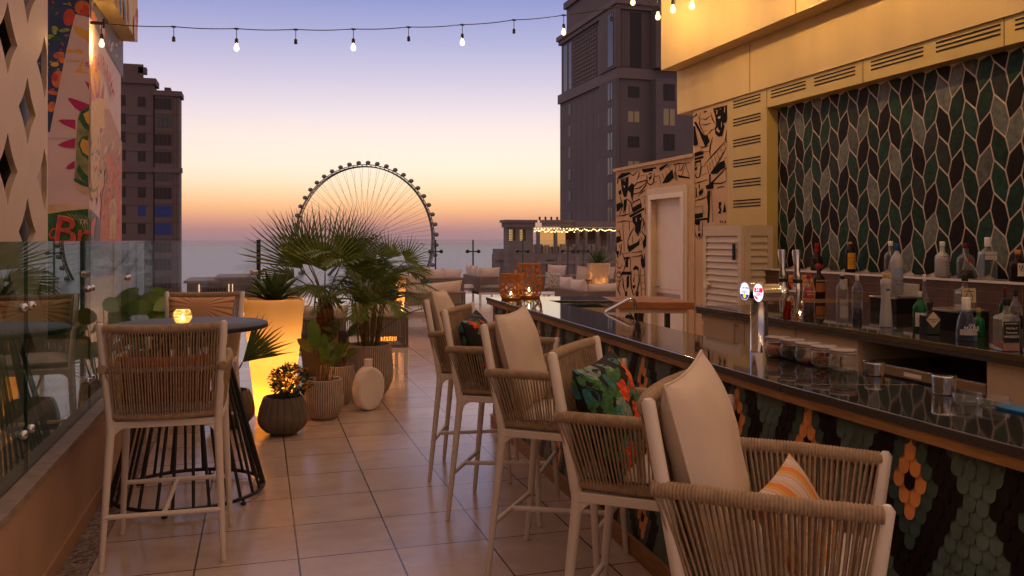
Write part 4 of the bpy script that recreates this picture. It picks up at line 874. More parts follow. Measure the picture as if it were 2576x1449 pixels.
B('clear blue tinted flask gin bottle with white cap and white tree print', 2140, 635, 962, 148, 'taper', bg_, white_i, None, .4, (.15,.28,plain('grey white print', (.42,.42,.44)),2.2), [('GIN',.018,.38), ('MARE',.03,.30)], white_i, capz=.68)
B('dark green whiskey bottle with red cap at the right end of the counter', 2430, 560, 860, 82, 'round', gg, maroon, None, .4, (.20,.45,cream,1.8), [('JAMESON',.02,.36)], inkk, x=3.75, solid=plain('deep green bottle', (.006,.035,.015), .12))
B('clear spirit bottle with black capsule at the far right', 2512, 575, 870, 92, 'round', cg, blk, cola, .5, (.20,.46,blk,2.0), None, None, x=3.7)
B('square whiskey bottle with black label and a little amber whiskey', 2443, 640, 1036, 150, 'square', cg, blk, amber, .17, (.17,.57,plain('black label paper', (.012,.012,.012)),1), [("JACK DANIEL'S",.020,.53), ('Old No.7',.013,.44), ('Tennessee',.015,.36), ('WHISKEY',.016,.28)], white_i, sq=True)
B('green glass bottle half hidden behind the flask gin bottle', 2235, 715, 930, 80, 'squat', gg, gold, None, .4, None, None, None, solid=plain('green bottle', (.008,.10,.03), .12))
# box shaped items behind the bottles
def tray(label, cx, top, base, wpx, x):
    p = on_x(1717.2+cx/3, 0, x); Z = depth_of(p); p.z = ZT; hh_ = H-(536.6+top/3-HY)*Z/F-ZT; w_ = wpx/3*Z/F
    t = thing('bar_caddy', label, 'caddy', p, 0, 'dark caddies behind the bottles')
    G().box(-.10,.12,-w_/2,w_/2,.0,hh_-.012).build('tray', plain('smoked plastic', (.006,.006,.008), .35), t, bevel=.004)
    G().box(-.106,.126,-w_/2-.004,w_/2+.004,hh_-.012,hh_).build('rim', steel, t, bevel=.003)
    for k in range(3): G().tube([(-.02,-w_/4+k*w_/4,hh_),(-.02,-w_/4+k*w_/4,hh_+.004)], .012).build('cap', plain('brass', (.5,.3,.06), .3), t)
tray('dark smoked caddy with steel rim left of the green gin bottle', 1600, 625, 800, 280, 4.25)
tray('dark smoked caddy with steel rim behind the flask gin bottle', 2050, 720, 930, 330, 3.75)
for (cx, cy, w_, h_, lab_) in ((905,505,.13,.085,'white switch plate behind the vermouth bottle'), (1215,535,.09,.09,'white socket plate behind the tall clear vodka bottle'), (1705,580,.22,.10,'wide blank white plate on the brown tiles behind the goose vodka bottle')):
    p = on_x(1717.2+cx/3, 536.6+cy/3, 4.74); p.z = min(p.z, 1.245)
    t = thing('wall_plate', lab_, 'switch plate', (4.746,p.y,p.z))
    G().box(-.012,.0,-w_/2,w_/2,-h_/2,h_/2).build('plate', plain('plate plastic', (.40,.36,.30)), t, bevel=.004); G().box(-.015,-.012,-w_/6,w_/6,-h_/5,h_/5).build('switch', plain('plate plastic', (.40,.36,.30)), t)
# ---------------------------------------------------------------- beer tower
bt = thing('beer_tower', 'chrome beer tower with two glowing round badges on the bar', 'beer tower', (2.155,3.34,1.10))
G().lathe([(.041,0),(.041,.004),(.039,.006),(.039,.225)], 32).build('column', chrome, bt)
for k, (dy, words, cf) in enumerate(((-.05, [('ST', .030, (-.002,.016)), ('ARTOIS', .022, (.0,-.006))], red_l), (.06, [('Corona', .022, (0,.018)), ('Extra', .018, (0,-.002))], blue_i))):
    z = .265
    h_ = G().tube([(-.030,dy,z),(.055,dy,z)], .040, 28).tube([(.055,dy,z),(.075,dy,z),(.16,dy,z-.005)], [.022,.014,.012], 14).build('tap_head', chrome, bt)
    G().sphere((.085,dy,z-.002), .034, 18, 12).build('ball_joint', chrome, bt)
    disc = G(); disc.lathe([(0,0),(.0395,0),(.0395,.002)], 32, X=frame((-.0335,dy,z), (0,-1,0), (-1,0,0)))
    disc.build('badge', emis('glowing badge face', (.72,.74,1), 1.5) if k == 0 else MATS['glowing badge face'], bt)
    ring = G(); ring.lathe([(.0395,-.004),(.0425,-.002),(.0425,.002),(.0395,.003)], 32, X=frame((-.0335,dy,z), (0,-1,0), (-1,0,0))); ring.build('badge_ring', chrome, bt)
    X0 = frame((-.0365,dy,z), (0,-1,0), (-1,0,0))
    rd = emis('glowing red print', (.8,.02,.03), .9) if k == 0 else emis('glowing blue print', (.02,.04,.30), .6)
    yl_ = emis('glowing yellow print', (.9,.75,.05), .9) if k else None
    wp = emis('glowing white print', (.9,.9,1), 1.5) if k == 0 else MATS['glowing white print']
    if k == 0:
        q = G(); q.add([X0 @ Vector(v) for v in ((-.030,.022,0),(.034,.022,0),(.036,-.014,0),(-.024,-.014,0),(-.034,.0,0))], [(0,1,2,3,4)]); q.add([X0 @ Vector(v) for v in ((-.034,.0,0),(-.024,-.014,0),(.0,-.024,0),(-.012,-.032,0),(-.03,-.02,0))], [(0,1,2,3,4)]); q.build('badge_print', rd, bt)
        for wd, sz, (a, b) in words: text(wd, sz, 'lettering', wp, bt, X0 @ Tm(a, b, .0006))
    else:
        q = G(); P = [(.038*math.cos(a), .038*math.sin(a), 0) for a in [R(200+14*i) for i in range(11)]]; q.add([X0 @ Vector(v) for v in P], [tuple(range(11))]); q.build('badge_print', rd, bt)
        q = G(); q.add([X0 @ Vector((.013*math.cos(a), -.019+.013*math.sin(a), .0005)) for a in [R(24*i) for i in range(15)]], [tuple(range(15))]); q.build('badge_print', yl_, bt)
        for wd, sz, (a, b) in words: text(wd, sz, 'lettering', rd, bt, X0 @ Tm(a, b, .0006))
    tp = G().tube([(.165,dy,z+.04),(.165,dy,z+.01),(.165,dy,z-.03),(.160,dy,z-.075),(.158,dy,z-.10)], [.018,.021,.020,.012,.009], 16).build('tap', chrome, bt)
    G().tube([(.165,dy,z+.04),(.165,dy,z+.056)], .022, 14).build('collar', black_metal, tp)
    G().tube([(.165,dy,z+.056),(.165,dy,z+.075),(.163,dy,z+.10),(.160,dy,z+.18),(.160,dy,z+.19)], [.016,.018,.012,.020,.016], 14).build('tap_handle', chrome, tp)
G().tube([(.012,-.05,.265),(.012,.06,.265)], .026, 18).build('cross_pipe', chrome, bt)
# ---------------------------------------------------------------- clip-top jars
fills = [('pink salt', (.75,.27,.15), 'clip top glass jar of pink salt next to the beer tower'), ('coffee beans', (.035,.016,.010), 'clip top glass jar of dark coffee beans'), ('hibiscus', (.3,.05,.05), 'clip top glass jar nearly empty, a little red powder at the bottom'), ('star anise', (.70,.22,.04), 'clip top glass jar of orange brown spice pieces'), ('citrus', (.48,.17,.02), 'clip top glass jar with dried orange slices, nearest the camera')]
jar_g = G(); jar_g.lathe([(0,.004),(.036,.004),(.046,.016),(.049,.034),(.045,.055),(.041,.062),(.043,.066)], 28)
for i, ((nm, c, lab_), (cx, cy)) in enumerate(zip(fills, ((720,1076),(832,1100),(948,1130),(1070,1158),(1213,1190)))):
    p = counter_pt(cx, cy); t = thing('clip_top_jar', lab_, 'jar', p, 0, 'clip top jars on the bar'); t.scale = (1.1,1.1,1.04)
    jar_g.build('glass_body', cg, t)
    rim_ = plain('jar rubber', (.55,.38,.28)); G().lathe([(.041,.066),(.0445,.067),(.0445,.071),(.041,.072)], 28).build('seal', rim_, t)
    G().lathe([(.043,.0725),(.046,.075),(.045,.081),(.036,.0835),(0,.0835)], 28).build('lid', plain('glossy glass lid', (.42,.38,.36), .12), t)
    w_ = G(); w_.tube([(.044*math.cos(a), .044*math.sin(a), .060) for a in [R(30*k) for k in range(13)]], .0012, 5); w_.tube([(.047*math.cos(a), .047*math.sin(a), .078) for a in [R(30*k) for k in range(13)]], .0012, 5)
    w_.tube([(.048,0,.078),(.056,0,.066),(.050,0,.045),(.046,0,.06)], .0014, 5); w_.tube([(-.047,.01,.06),(-.050,.01,.082),(-.047,.0,.08)], .0014, 5); w_.build('wire_clasp', chrome, t)
    fm = mat(nm, c, .8, var=.45, scale=120, bump=1, bscale=200)
    if i == 4:
        g = G(); orn = mat('dried orange flesh', (.8,.30,.05), .6, var=.4, scale=60)
        for (a, b_, rz_) in ((0,.0,2.6),(.008,.01,2.75),(.016,.02,2.5)):
            X = Tm(-.012+a, -.008+b_, .034) @ Rz(rz_) @ Ry(R(85)); g.lathe([(0,0),(.020,0),(.020,.002),(0,.002)], 20, X=X, mi=0); g.lathe([(.020,-.0004),(.0225,0),(.0225,.002),(.020,.0024)], 20, X=X, mi=1)
            for k in range(8): g.add([X @ Vector(v) for v in ((.002*math.cos(k*.785),.002*math.sin(k*.785),.0023),(.019*math.cos(k*.785-.04),.019*math.sin(k*.785-.04),.0023),(.019*math.cos(k*.785+.04),.019*math.sin(k*.785+.04),.0023))], [(0,1,2)], 1)
        g.build('orange_slices', [orn, cream], t)
    elif i == 3:
        g = G(); rr2 = random.Random(4)
        for k in range(34): a = rr2.uniform(0,6.28); r_ = rr2.uniform(0,.032); g.sphere((r_*math.cos(a), r_*math.sin(a), rr2.uniform(.010,.050)), rr2.uniform(.006,.011), 6, 4, sc=(1,1.5,.6))
        g.build('contents', fm, t)
    else:
        hgt = (.048,.048,.013)[i]; pr = [(0,.006),(.034,.006),(.0435,.017),(.0465,.034),(.0435,.053)]
        pr = [q for q in pr if q[1] < hgt]+[(.0445 if hgt > .02 else .036,hgt),(.02,hgt+.003),(0,hgt+.002)]
        G().lathe(pr, 24).build('contents', fm, t)
# shaker tins and glasses near the inner edge
for i, (cx, cy, r, h_, lab_) in enumerate(((1450,1222,.036,.048,'low fluted steel cup on the bar right of the jars'), (1972,1365,.037,.062,'taller polished steel cup on the bar near the fridge'))):
    p = counter_pt(cx, cy); t = thing('steel_cup', lab_, 'steel cup', p, 0, 'steel cups on the bar')
    G().lathe([(0,.001),(r*.86,.001),(r*.92,.006),(r,h_*.9),(r*1.02,h_),(r*.96,h_)], 36, fl=.012, fn=18).build('cup', chrome, t)
    G().lathe([(0,h_*.97),(r*.96,h_*.97)], 24).build('cup_top', chrome, t)
for i, (cx, cy, r, h_, lab_) in enumerate(((2150,1440,.042,.035,'small clear glass ashtray beside the taller steel cup'), (2345,1462,.045,.03,'clear glass bowl at the right edge of the picture'))):
    p = counter_pt(cx, cy); t = thing('glass_bowl', lab_, 'glass bowl', p, 0, 'glass bowls on the bar')
    G().lathe([(0,.001),(r*.8,.001),(r,h_*.3),(r,h_),(r*.94,h_),(r*.94,h_*.3),(0,.004)], 28).build('bowl', clear_glass, t)
t = thing('bar_mat', 'bright blue plastic bar mat on the bar at the right edge', 'bar mat', (2.12,1.80,1.101))
G().box(-.03,.04,-.20,.20,0,.006).build('mat', plain('blue plastic', (.01,.16,.42), .4), t)
# ---------------------------------------------------------------- rope lanterns with candles
def lantern(label, p, r, h, seed=1):
    t = thing('rope_lantern', label, 'lantern', p, 0, 'rope net lanterns')
    def rad(u): # u 0..1 height
        return r*(.55+.45*math.sin(math.pi*min(1, (u*.92+.12)))**.8) if u < .72 else r*(1.0-.28*(u-.72)/.28)*.93
    m = plain('ginger rope', (.50,.20,.045), .9); g = G(); N = 8; rn = random.Random(seed)
    def pt(a, u): q = rad(u); return (q*math.cos(a), q*math.sin(a), u*h+.006)
    for s in (-1, 1):
        for k in range(N):
            for dbl in (0, .12):
                pts = [pt(2*math.pi*(k/N)+s*u*2.5+dbl+.10*math.sin(u*19+k), u) for u in [i/14 for i in range(15)]]
                g.tube(pts, .0031, 5)
    for k in range(N): g.tube([pt(2*math.pi*k/N+.06*math.sin(i), i/10) for i in range(11)], .0035, 5)
    g.build('rope_net', m, t)
    g = G()
    for u in (0, .03, 1.0, .97): g.tube([pt(R(20*k), u) for k in range(19)], .0065, 6)
    g.tube([(rad(1), 0, h),(rad(1)*1.15, 0, h+.012),(rad(1)*1.12, 0, h-.02)], .014, 7); g.tube([(-rad(1), 0, h),(-rad(1)*1.15, 0, h+.012),(-rad(1)*1.12, 0, h-.02)], .014, 7)
    g.build('rim', m, t)
    G().lathe([(0,.004),(r*.48,.004),(r*.50,.01),(r*.50,h*.52),(r*.47,h*.52)], 22).build('glass_cup', clear_glass, t)
    cnd = G().lathe([(0,.008),(r*.22,.008),(r*.22,h*.16),(0,h*.165)], 16).build('candle', wax_m, t)
    G().lathe([(0,h*.18),(.0045,h*.20),(.0055,h*.225),(.003,h*.27),(0,h*.30)], 8).build('flame', flame_m, cnd)
    return t
lantern('small ginger rope lantern, left one of the pair on the bar end', (2.03,6.84,1.10), .098, .205, 1)
lantern('tall ginger rope lantern, right one of the pair on the bar end', (2.24,7.0,1.10), .118, .285, 2)
p = on_x(1908, 0, 3.9); lantern('dark rope lantern behind the beer tower by the louvred cupboard', (p.x,5.5,1.10), .11, .22, 3)
# ================================================================ BAR CHAIRS
def wound(g, pts, r, pitch=.0092, n=9, amp=.0011, mi=0):
    """tube wrapped in rope: ridged along its length"""
    P = [Vector(p) for p in pts]; L = [0]
    for a, b in zip(P, P[1:]): L.append(L[-1]+(b-a).length)
    k = max(2, int(L[-1]/pitch)); out = []; rr = []
    for i in range(k):
        for f, q in ((.06, -amp*1.5), (.3, amp), (.7, amp), (.94, -amp*1.5)):
            s = (i+f)/k*L[-1]; j = max(x for x in range(len(L)-1) if L[x] <= s+1e-9); u = (s-L[j])/(L[j+1]-L[j]); out.append(P[j].lerp(P[j+1], u)); rr.append(r+q)
    g.tube(out, rr, n, mi)
def lerp_path(P, u):
    P = [Vector(p) for p in P]; L = [0]
    for a, b in zip(P, P[1:]): L.append(L[-1]+(b-a).length)
    s = u*L[-1]; j = 0
    while j < len(L)-2 and L[j+1] < s: j += 1
    return P[j].lerp(P[j+1], (s-L[j])/(L[j+1]-L[j]))
def rope_panel(g, top, bot, n, r=.0037, off=(0,0,0), wob=.0025, sides=5, rn=random.Random(1)):
    off = Vector(off)
    for i in range(n):
        u = (i+.5)/n
        for s in (-1, 1):
            du = .17/n*s+rn.uniform(-.10,.10)/n
            a = lerp_path(top, min(1, max(0, u+du)))+off*s; b = lerp_path(bot, min(1, max(0, u+du+rn.uniform(-.12,.12)/n)))+off*s
            m = (a+b)/2+Vector((rn.uniform(-wob,wob), rn.uniform(-wob,wob), 0))
            g.tube([a, m, b], r, sides, cap=False)
def make_chair():
    t = thing('bar_chair', 'chair', 'bar chair', (0,0,0))
    HB = 1.200
    for s in (-1, 1):
        y0, y1 = .265*s, .245*s
        l = G(); l.tube([(-.265,.28*s,.0),(-.262,.2795*s,.012),(-.20,.25*s,.65),(-.198,.249*s,.69),(-.213,.255*s,.78),(-.280,.283*s,HB-.01),(-.281,.284*s,HB)], [.010,.0135,.021,.022,.020,.0185,.010], 12)
        l.build('leg', white_metal, t)
        l = G(); l.tube([(.275,.28*s,0),(.273,.279*s,.012),(.232,.25*s,.65),(.232,.249*s,.69),(.240,.251*s,.76),(.270,.268*s,.985),(.270,.2685*s,.996)], [.010,.0135,.021,.022,.019,.018,.009], 12)
        l.build('leg', white_metal, t)
    g = G()
    c = [(-.20,-.25),(.235,-.25),(.235,.25),(-.20,.25)]
    for a, b in zip(c, c[1:]+c[:1]): g.bar((*a,.692), (*b,.692), .026, .036)
    for (cx, cy, dx, dy) in ((-.2,-.25,1,0),(-.2,-.25,0,1),(.235,-.25,-1,0),(.235,-.25,0,1),(.235,.25,-1,0),(.235,.25,0,-1),(-.2,.25,1,0),(-.2,.25,0,-1)):
        P = [(0,.0),(.075,0),(.045,-.008),(.022,-.03),(.012,-.07),(0,-.07)]; X = frame((cx,cy,.675), (dx,dy,0), (-dy,dx,0)); z_ = X @ Vector((0,1,0))-X.translation
        if z_.z < 0: X = frame((cx,cy,.675), (dx,dy,0), (dy,-dx,0))
        g.prism([(a, b) for a, b in P], -.011, .011, X=X)
    g.box(-.19,.225,-.24,.24,.705,.713)
    g.build('seat_frame', white_metal, t, bevel=.004)
    g = G(); g.tube([(-.245,-.27,.255),(-.245,.27,.255)], .0125, 10).tube([(.262,-.273,.285),(.262,.273,.285)], .0125, 10).tube([(-.243,0,.255),(.260,0,.285)], .0125, 10); g.build('footrest', white_metal, t)
    # back
    top = [(-.294,-.262,HB-.026),(-.320,-.13,HB-.030),(-.328,0,HB-.032),(-.320,.13,HB-.030),(-.294,.262,HB-.026)]
    mid = [(-.250,-.258,.965),(-.273,-.13,.965),(-.280,0,.965),(-.273,.13,.965),(-.250,.258,.965)]
    bot = [(-.210,-.235,.738),(-.226,-.12,.732),(-.230,0,.730),(-.226,.12,.732),(-.210,.235,.738)]
    g = G(); wound(g, top, .022); wound(g, bot, .019); wound(g, mid, .0125, amp=.002); rope_panel(g, top, bot, 38, off=(.014,0,0)); g.build('back_weave', rope_m, t)
    for s in (-1, 1):
        at = [(-.272,.277*s,.975),(.02,.290*s,.975),(.265,.270*s,.972)]; ab = [(-.195,.245*s,.738),(.02,.25*s,.734),(.222,.246*s,.738)]
        g = G(); wound(g, at, .0215); wound(g, ab, .018); rope_panel(g, at, ab, 34, off=(0,.014,0)); g.build('arm_weave', rope_m, t)
    g = pillow_mesh(.455, .46, .075, 0.25); g.build('seat_pad', grey_cloth, t).matrix_local = Tm(.01,0,.755) @ Ry(R(-90))
    return t
def pillow_mesh(w, h, th, pinch=.55, N=16, wr=.0, seed=0, mi=0):
    """lies in its own yz plane, thickness along x"""
    g = G(); vs = []
    for side in (1, -1):
        for i in range(N+1):
            for j in range(N+1):
                u = -1+2*i/N; v = -1+2*j/N
                y = u*w/2*(1-.10*pinch*(1-v*v)); z = v*h/2*(1-.10*pinch*(1-u*u))
                e = max(0, (1-abs(u)**3.0))*max(0, (1-abs(v)**3.0)); x = th/2*e**.55
                if wr: x += wr*e**.5*noise.noise(Vector((y*7+seed, z*7, side*2)))+wr*.5*e**.5*noise.noise(Vector((y*19+seed, z*15, side*5)))
                vs.append((x*side, y, z))
    M = (N+1)**2; fs = []
    for s in range(2):
        for i in range(N):
            for j in range(N):
                q = (s*M+i*(N+1)+j, s*M+(i+1)*(N+1)+j, s*M+(i+1)*(N+1)+j+1, s*M+i*(N+1)+j+1); fs.append(q if s == 0 else q[::-1])
    g.add(vs, fs, mi, True); return g
def cushion(label, w, h, th, m, M_, group=None, wr=.006, seed=0, cat='cushion', name='cushion', pinch=.7):
    g = pillow_mesh(w, h, th, pinch, 20, wr, seed)
    if m is tropic and w > .35:
        rq = random.Random(seed); N1 = 21; lay = 0
        def S(side, u, v):
            u = max(-.999, min(.999, u)); v = max(-.999, min(.999, v)); fu = (u+1)/2*20; fv = (v+1)/2*20; i = min(19, int(fu)); j = min(19, int(fv)); a = fu-i; b = fv-j; o_ = side*N1*N1
            q = [Vector(g.v[o_+(i+di)*N1+j+dj]) for di in (0,1) for dj in (0,1)]; p = (q[0]*(1-b)+q[1]*b)*(1-a)+(q[2]*(1-b)+q[3]*b)*a
            p.x += (.0012+lay*.00002)*(1 if side == 0 else -1); return p
        for side in (0, 1):
            def leafp(cu, cv, L, wd, a, mi):
                n_ = 6; mid = [(t_/n_, math.sin(math.pi*min(1, t_/n_*.95+.05))**.8*wd) for t_ in range(n_+1)]
                for (t0, w0), (t1, w1) in zip(mid, mid[1:]):
                    for s_ in (-1, 1):
                        P = [(t0*L, 0), (t1*L, 0), (t1*L+.02*L, w1*s_*L), (t0*L+.05*L, w0*s_*L)]
                        g.add([S(side, cu+x_*math.cos(a)-y_*math.sin(a), cv+x_*math.sin(a)+y_*math.cos(a)) for x_, y_ in P], [(0,1,2,3)], mi)
            for k in range(62):
                lay += 1; leafp(rq.uniform(-1,.9), rq.uniform(-1,.9), rq.uniform(.28,.62), rq.uniform(.16,.30), rq.uniform(0,6.28), rq.choice([1,1,2,2,3]))
            for k in range(15):
                cu, cv = rq.uniform(-.85,.85), rq.uniform(-.85,.85); mi = rq.choice([4,4,5]); r0 = rq.uniform(.12,.22); a0 = rq.uniform(0,6)
                for q in range(5): lay += 1; leafp(cu, cv, r0, .34, a0+q*1.257, mi)
                for q in range(5): lay += 1; leafp(cu, cv, r0*.5, .2, a0+.6+q*1.257, 5 if mi == 4 else 4)
        m_use = tropic_print
    else: m_use = m
    o = g.build(name, m_use); o.matrix_world = M_
    if m is not tropic: 
        pass
    if m is pale_cloth:
        P = []; N = 40
        for k in range(4*N):
            s_, q = divmod(k, N); q = -1+2*q/N; u, v = ((q,-1),(1,q),(-q,1),(-1,-q))[s_]; P.append((0, u*w/2*(1-.10*pinch*(1-v*v)), v*h/2*(1-.10*pinch*(1-u*u))))
        G().tube(P+[P[0]], .0042, 5, cap=False).build('piping', m, o)
    return tag(o, label, cat, group)
chair0 = make_chair()
spots = [(1.335,1.985,-40,'bar chair nearest the camera at the right, holding a pale and a striped cushion'), (1.39,2.89,-38,'bar chair second from the camera along the bar, floral cushion on its seat'),
         (1.41,3.93,-37,'middle bar chair of the five along the bar, with a big pale cushion'), (1.40,4.86,-30,'fourth bar chair from the camera, leaning floral cushion'), (1.43,5.705,-22,'farthest bar chair along the bar, pale cushion against its back'),
         (-.44,4.73,88,'bar chair seen from behind in front of the round black table'), (-.45,6.71,-100,'bar chair facing the camera behind the round black table')]
chairs = []
for i, (x, y, a, l) in enumerate(spots):
    c = chair0 if i == 0 else dup(chair0); c.location = (x, y, 0); c.rotation_euler.z = R(a); c['label'] = l
    c['group'] = 'rope bar chairs along the bar' if i < 5 else 'rope bar chairs at the round table'; chairs.append(c)
def CM(i): x, y, a, l = spots[i]; return Tm(x, y, 0) @ Rz(R(a))
def lean(i, x, y, z, tilt, yaw=0, roll=0): return CM(i) @ Tm(x, y, z) @ Rz(R(yaw)) @ Ry(R(tilt)) @ Rx(R(roll))
cushion('large pale beige cushion leaning in the nearest bar chair', .52, .50, .16, pale_cloth, lean(0, -.185, -.0, 1.005, -14, 0, 3), seed=1, wr=.008)
cushion('large pale beige cushion in the middle bar chair', .48, .49, .15, pale_cloth, lean(2, -.19, .01, 1.01, -14, 2, 2), seed=2, wr=.008)
cushion('pale beige cushion in the farthest bar chair', .46, .48, .14, pale_cloth, lean(4, -.20, .0, 1.02, -14, 0, -2), seed=3, wr=.008)
cushion('tropical flower print cushion in the second nearest bar chair', .46, .44, .16, tropic, lean(1, -.12, -.04, .945, -20, -4, 3), seed=4, wr=.010)
cushion('tropical flower print cushion in the fourth bar chair', .46, .44, .16, tropic, lean(3, -.13, -.03, .945, -20, 4, 4), seed=5, wr=.010)
cushion('small orange and pink striped cushion in the nearest bar chair', .31, .29, .11, stripe_cloth, lean(0, .06, -.05, .855, -26, -16, 10), seed=6, wr=.008)
cushion('burnt orange cushion in the bar chair in front of the table', .44, .26, .12, orange_cloth, lean(5, -.16, 0, .90, -14), seed=7, wr=.006)
cushion('oblong sunburst print cushion in the bar chair behind the table', .50, .26, .12, sunburst, lean(6, -.15, 0, 1.04, -14), seed=8, wr=.006)
# ================================================================ ROUND TABLE
t = thing('round_table', 'round black bar table on a cage of black rods', 'table', (-.42,5.68,0))
TR = .475
G().lathe([(0,1.045),(TR-.006,1.045),(TR,1.05),(TR,1.070),(TR-.005,1.075),(0,1.075)], 64).build('tabletop', mat('dark slate laminate', (.028,.030,.040), .5, var=.3, scale=9, spec=.3), t)
g = G()
for k in range(14):
    for d in (-.045, .045):
        a = 2*math.pi*k/14; b = a+d*2.2; g.tube([(.19*math.cos(a+d*.6), .19*math.sin(a+d*.6), 1.03),(.45*math.cos(b), .45*math.sin(b), .045)], .0095, 8)
g.build('rod_cage', black_metal, t)
G().tube([(.45*math.cos(R(7.5*k)), .45*math.sin(R(7.5*k)), .04) for k in range(49)], .0125, 8, cap=False).build('base_ring', black_metal, t)
G().tube([(.19*math.cos(R(15*k)), .19*math.sin(R(15*k)), 1.03) for k in range(25)], .012, 8, cap=False).build('top_ring', black_metal, t)
for k in range(6): a = k*1.047+.3; G().lathe([(0,0),(.016,0),(.018,.012),(.008,.016),(.008,.03)], 10, (.45*math.cos(a), .45*math.sin(a), 0)).build('foot', black_metal, t)
p = at_z(480, 806, 1.075); p = Vector((-.46, 5.70, 1.075))
t = thing('candle_glass', 'small diamond cut glass holder with a lit candle on the round table', 'candle holder', p)
g = G(); N, Mz = 24, 10; vs = []; fs = []
def rg(u): return .040+.017*math.sin(math.pi*min(1, u*1.02))**.8
for i in range(Mz+1):
    for j in range(N): a = 2*math.pi*(j+.5*(i % 2))/N; q = rg(i/Mz)*(1.0 if i % 2 else .955); vs.append((q*math.cos(a), q*math.sin(a), .003+.088*i/Mz))
for i in range(Mz):
    for j in range(N):
        a, b = i*N+j, i*N+(j+1) % N; c, d = a+N, b+N
        if i % 2 == 0: fs += [(a,b,c), (b,d,c)]
        else: fs += [(a,b,d), (a,d,c)]
g.add(vs, fs); m_ = bpy.data.materials.new('cut amber glass'); m_.use_nodes = True; nn = m_.node_tree; nn.nodes.clear()
o_ = nn.nodes.new('ShaderNodeOutputMaterial'); tr = nn.nodes.new('ShaderNodeBsdfTranslucent'); tr.inputs[0].default_value = (.95,.86,.5,1); gl_ = nn.nodes.new('ShaderNodeBsdfGlossy'); gl_.inputs['Roughness'].default_value = .08; tp_ = nn.nodes.new('ShaderNodeBsdfTransparent'); tp_.inputs[0].default_value = (.9,.85,.6,1)
m1 = nn.nodes.new('ShaderNodeMixShader'); m1.inputs[0].default_value = .45; m2 = nn.nodes.new('ShaderNodeMixShader'); m2.inputs[0].default_value = .15
nn.links.new(tp_.outputs[0], m1.inputs[1]); nn.links.new(tr.outputs[0], m1.inputs[2]); nn.links.new(m1.outputs[0], m2.inputs[1]); nn.links.new(gl_.outputs[0], m2.inputs[2]); nn.links.new(m2.outputs[0], o_.inputs[0])
g.build('cut_glass', m_, t)
G().lathe([(0,.004),(.02,.004),(.02,.02),(0,.02)], 14).build('candle', wax_m, t); G().lathe([(0,.022),(.006,.028),(.007,.036),(.003,.05),(0,.056)], 10).build('flame', emis('tea light flame', (1,.62,.2), 110), t)
# ================================================================ SOFAS
def sofa(label, x, y, w, d, a, cushions=(), arms=(1,1), h=.70, top=None, n=None, group='rope sofas on the lounge deck', backless=False):
    """back plane along local y=0 (towards the viewer), seat in +y; arms (left, right)"""
    t = thing('rope_sofa', label, 'sofa', (x,y,0), R(a), group)
    g = G()
    for px in (.03, w-.03):
        for py in (.03, d-.03): g.box(px-.022,px+.022,py-.022,py+.022,0,.27)
    for (a_, b_) in (((0,.03),(w,.03)),((0,d-.03),(w,d-.03))): g.bar((*a_,.285), (*b_,.285), .05, .05)
    for xx in (.03, w-.03): g.bar((xx,0,.285), (xx,d,.285), .05, .05)
    for xx in [.03+(w-.06)*k/3 for k in range(4)]: g.box(xx-.009,xx+.009,.018,.036,.3,h)
    g.build('frame', white_metal, t, bevel=.004)
    g = G(); wound(g, [(0,.02,h-.02),(w,.02,h-.02)], .022, pitch=.02, n=8); wound(g, [(0,.02,.335),(w,.02,.335)], .018, pitch=.02, n=8)
    k = int(w/.019)
    for i in range(k): xx = (i+.5)*w/k; g.tube([(xx,.008,h-.02),(xx,.006,.335)], .0058, 4, cap=False)
    g.build('back_weave', sofa_rope, t)
    for s, xx in ((arms[0], .015), (arms[1], w-.015)):
        if not s: continue
        g = G(); wound(g, [(xx,.02,h-.02),(xx,d-.02,h-.02)], .022, pitch=.02, n=8); wound(g, [(xx,.02,.335),(xx,d-.02,.335)], .018, pitch=.02, n=8)
        k = int(d/.019)
        for i in range(k): yy = (i+.5)*d/k; g.tube([(xx,yy,h-.02),(xx,yy,.335)], .0058, 4, cap=False)
        g.build('arm_weave', sofa_rope, t)
    g = pillow_mesh(w-.10, d-.10, .17, .15, 12); o = g.build('seat_pad', grey_cloth, t); o.matrix_local = Tm(w/2, d/2+.02, .40) @ Ry(R(90)) @ Rx(R(90)) if False else Tm(w/2, d/2+.02, .40) @ Rz(R(90)) @ Ry(R(90)) @ Rx(R(90))
    XX = Tm(x, y, 0) @ Rz(R(a))
    for i, (cx, cw, ch, cz, m_, l_) in enumerate(cushions):
        cushion(l_, cw, ch, .17, m_, XX @ Tm(cx, .15, cz) @ Rz(R(90+random.uniform(-6,6))) @ Ry(R(random.uniform(-14,-6))) @ Rx(R(random.uniform(-5,5))), group='loose cushions on the sofas', seed=i*3+x, wr=.012)
    return t
PC = pale_cloth
sofa('rope sofa seen from behind just past the potted palms', .35, 10.04, 1.36, .78, 0, [(.36,.6,.44,.62,PC,'pale cushion on the sofa behind the palms, left one'), (1.0,.6,.44,.64,PC,'pale cushion on the sofa behind the palms, right one')])
sofa('rope sofa with cream bolsters right of the far lit planter', 1.75, 14.3, 1.68, .8, 0, [(.32,.62,.42,.64,PC,'cream bolster beside the far lit planter'), (1.16,.98,.42,.66,PC,'long cream bolster along the sofa back right of the far lit planter')])
sofa('shaded rope sofa with blue grey cushions near the glass edge, left one', 3.25, 19.6, 1.42, .8, 0, [(.35,.55,.45,.72,PC,'shaded cushion on the left far sofa, left one'), (.75,.50,.42,.70,PC,'shaded cushion on the left far sofa, middle one'), (1.12,.50,.42,.70,PC,'shaded cushion on the left far sofa, right one')])
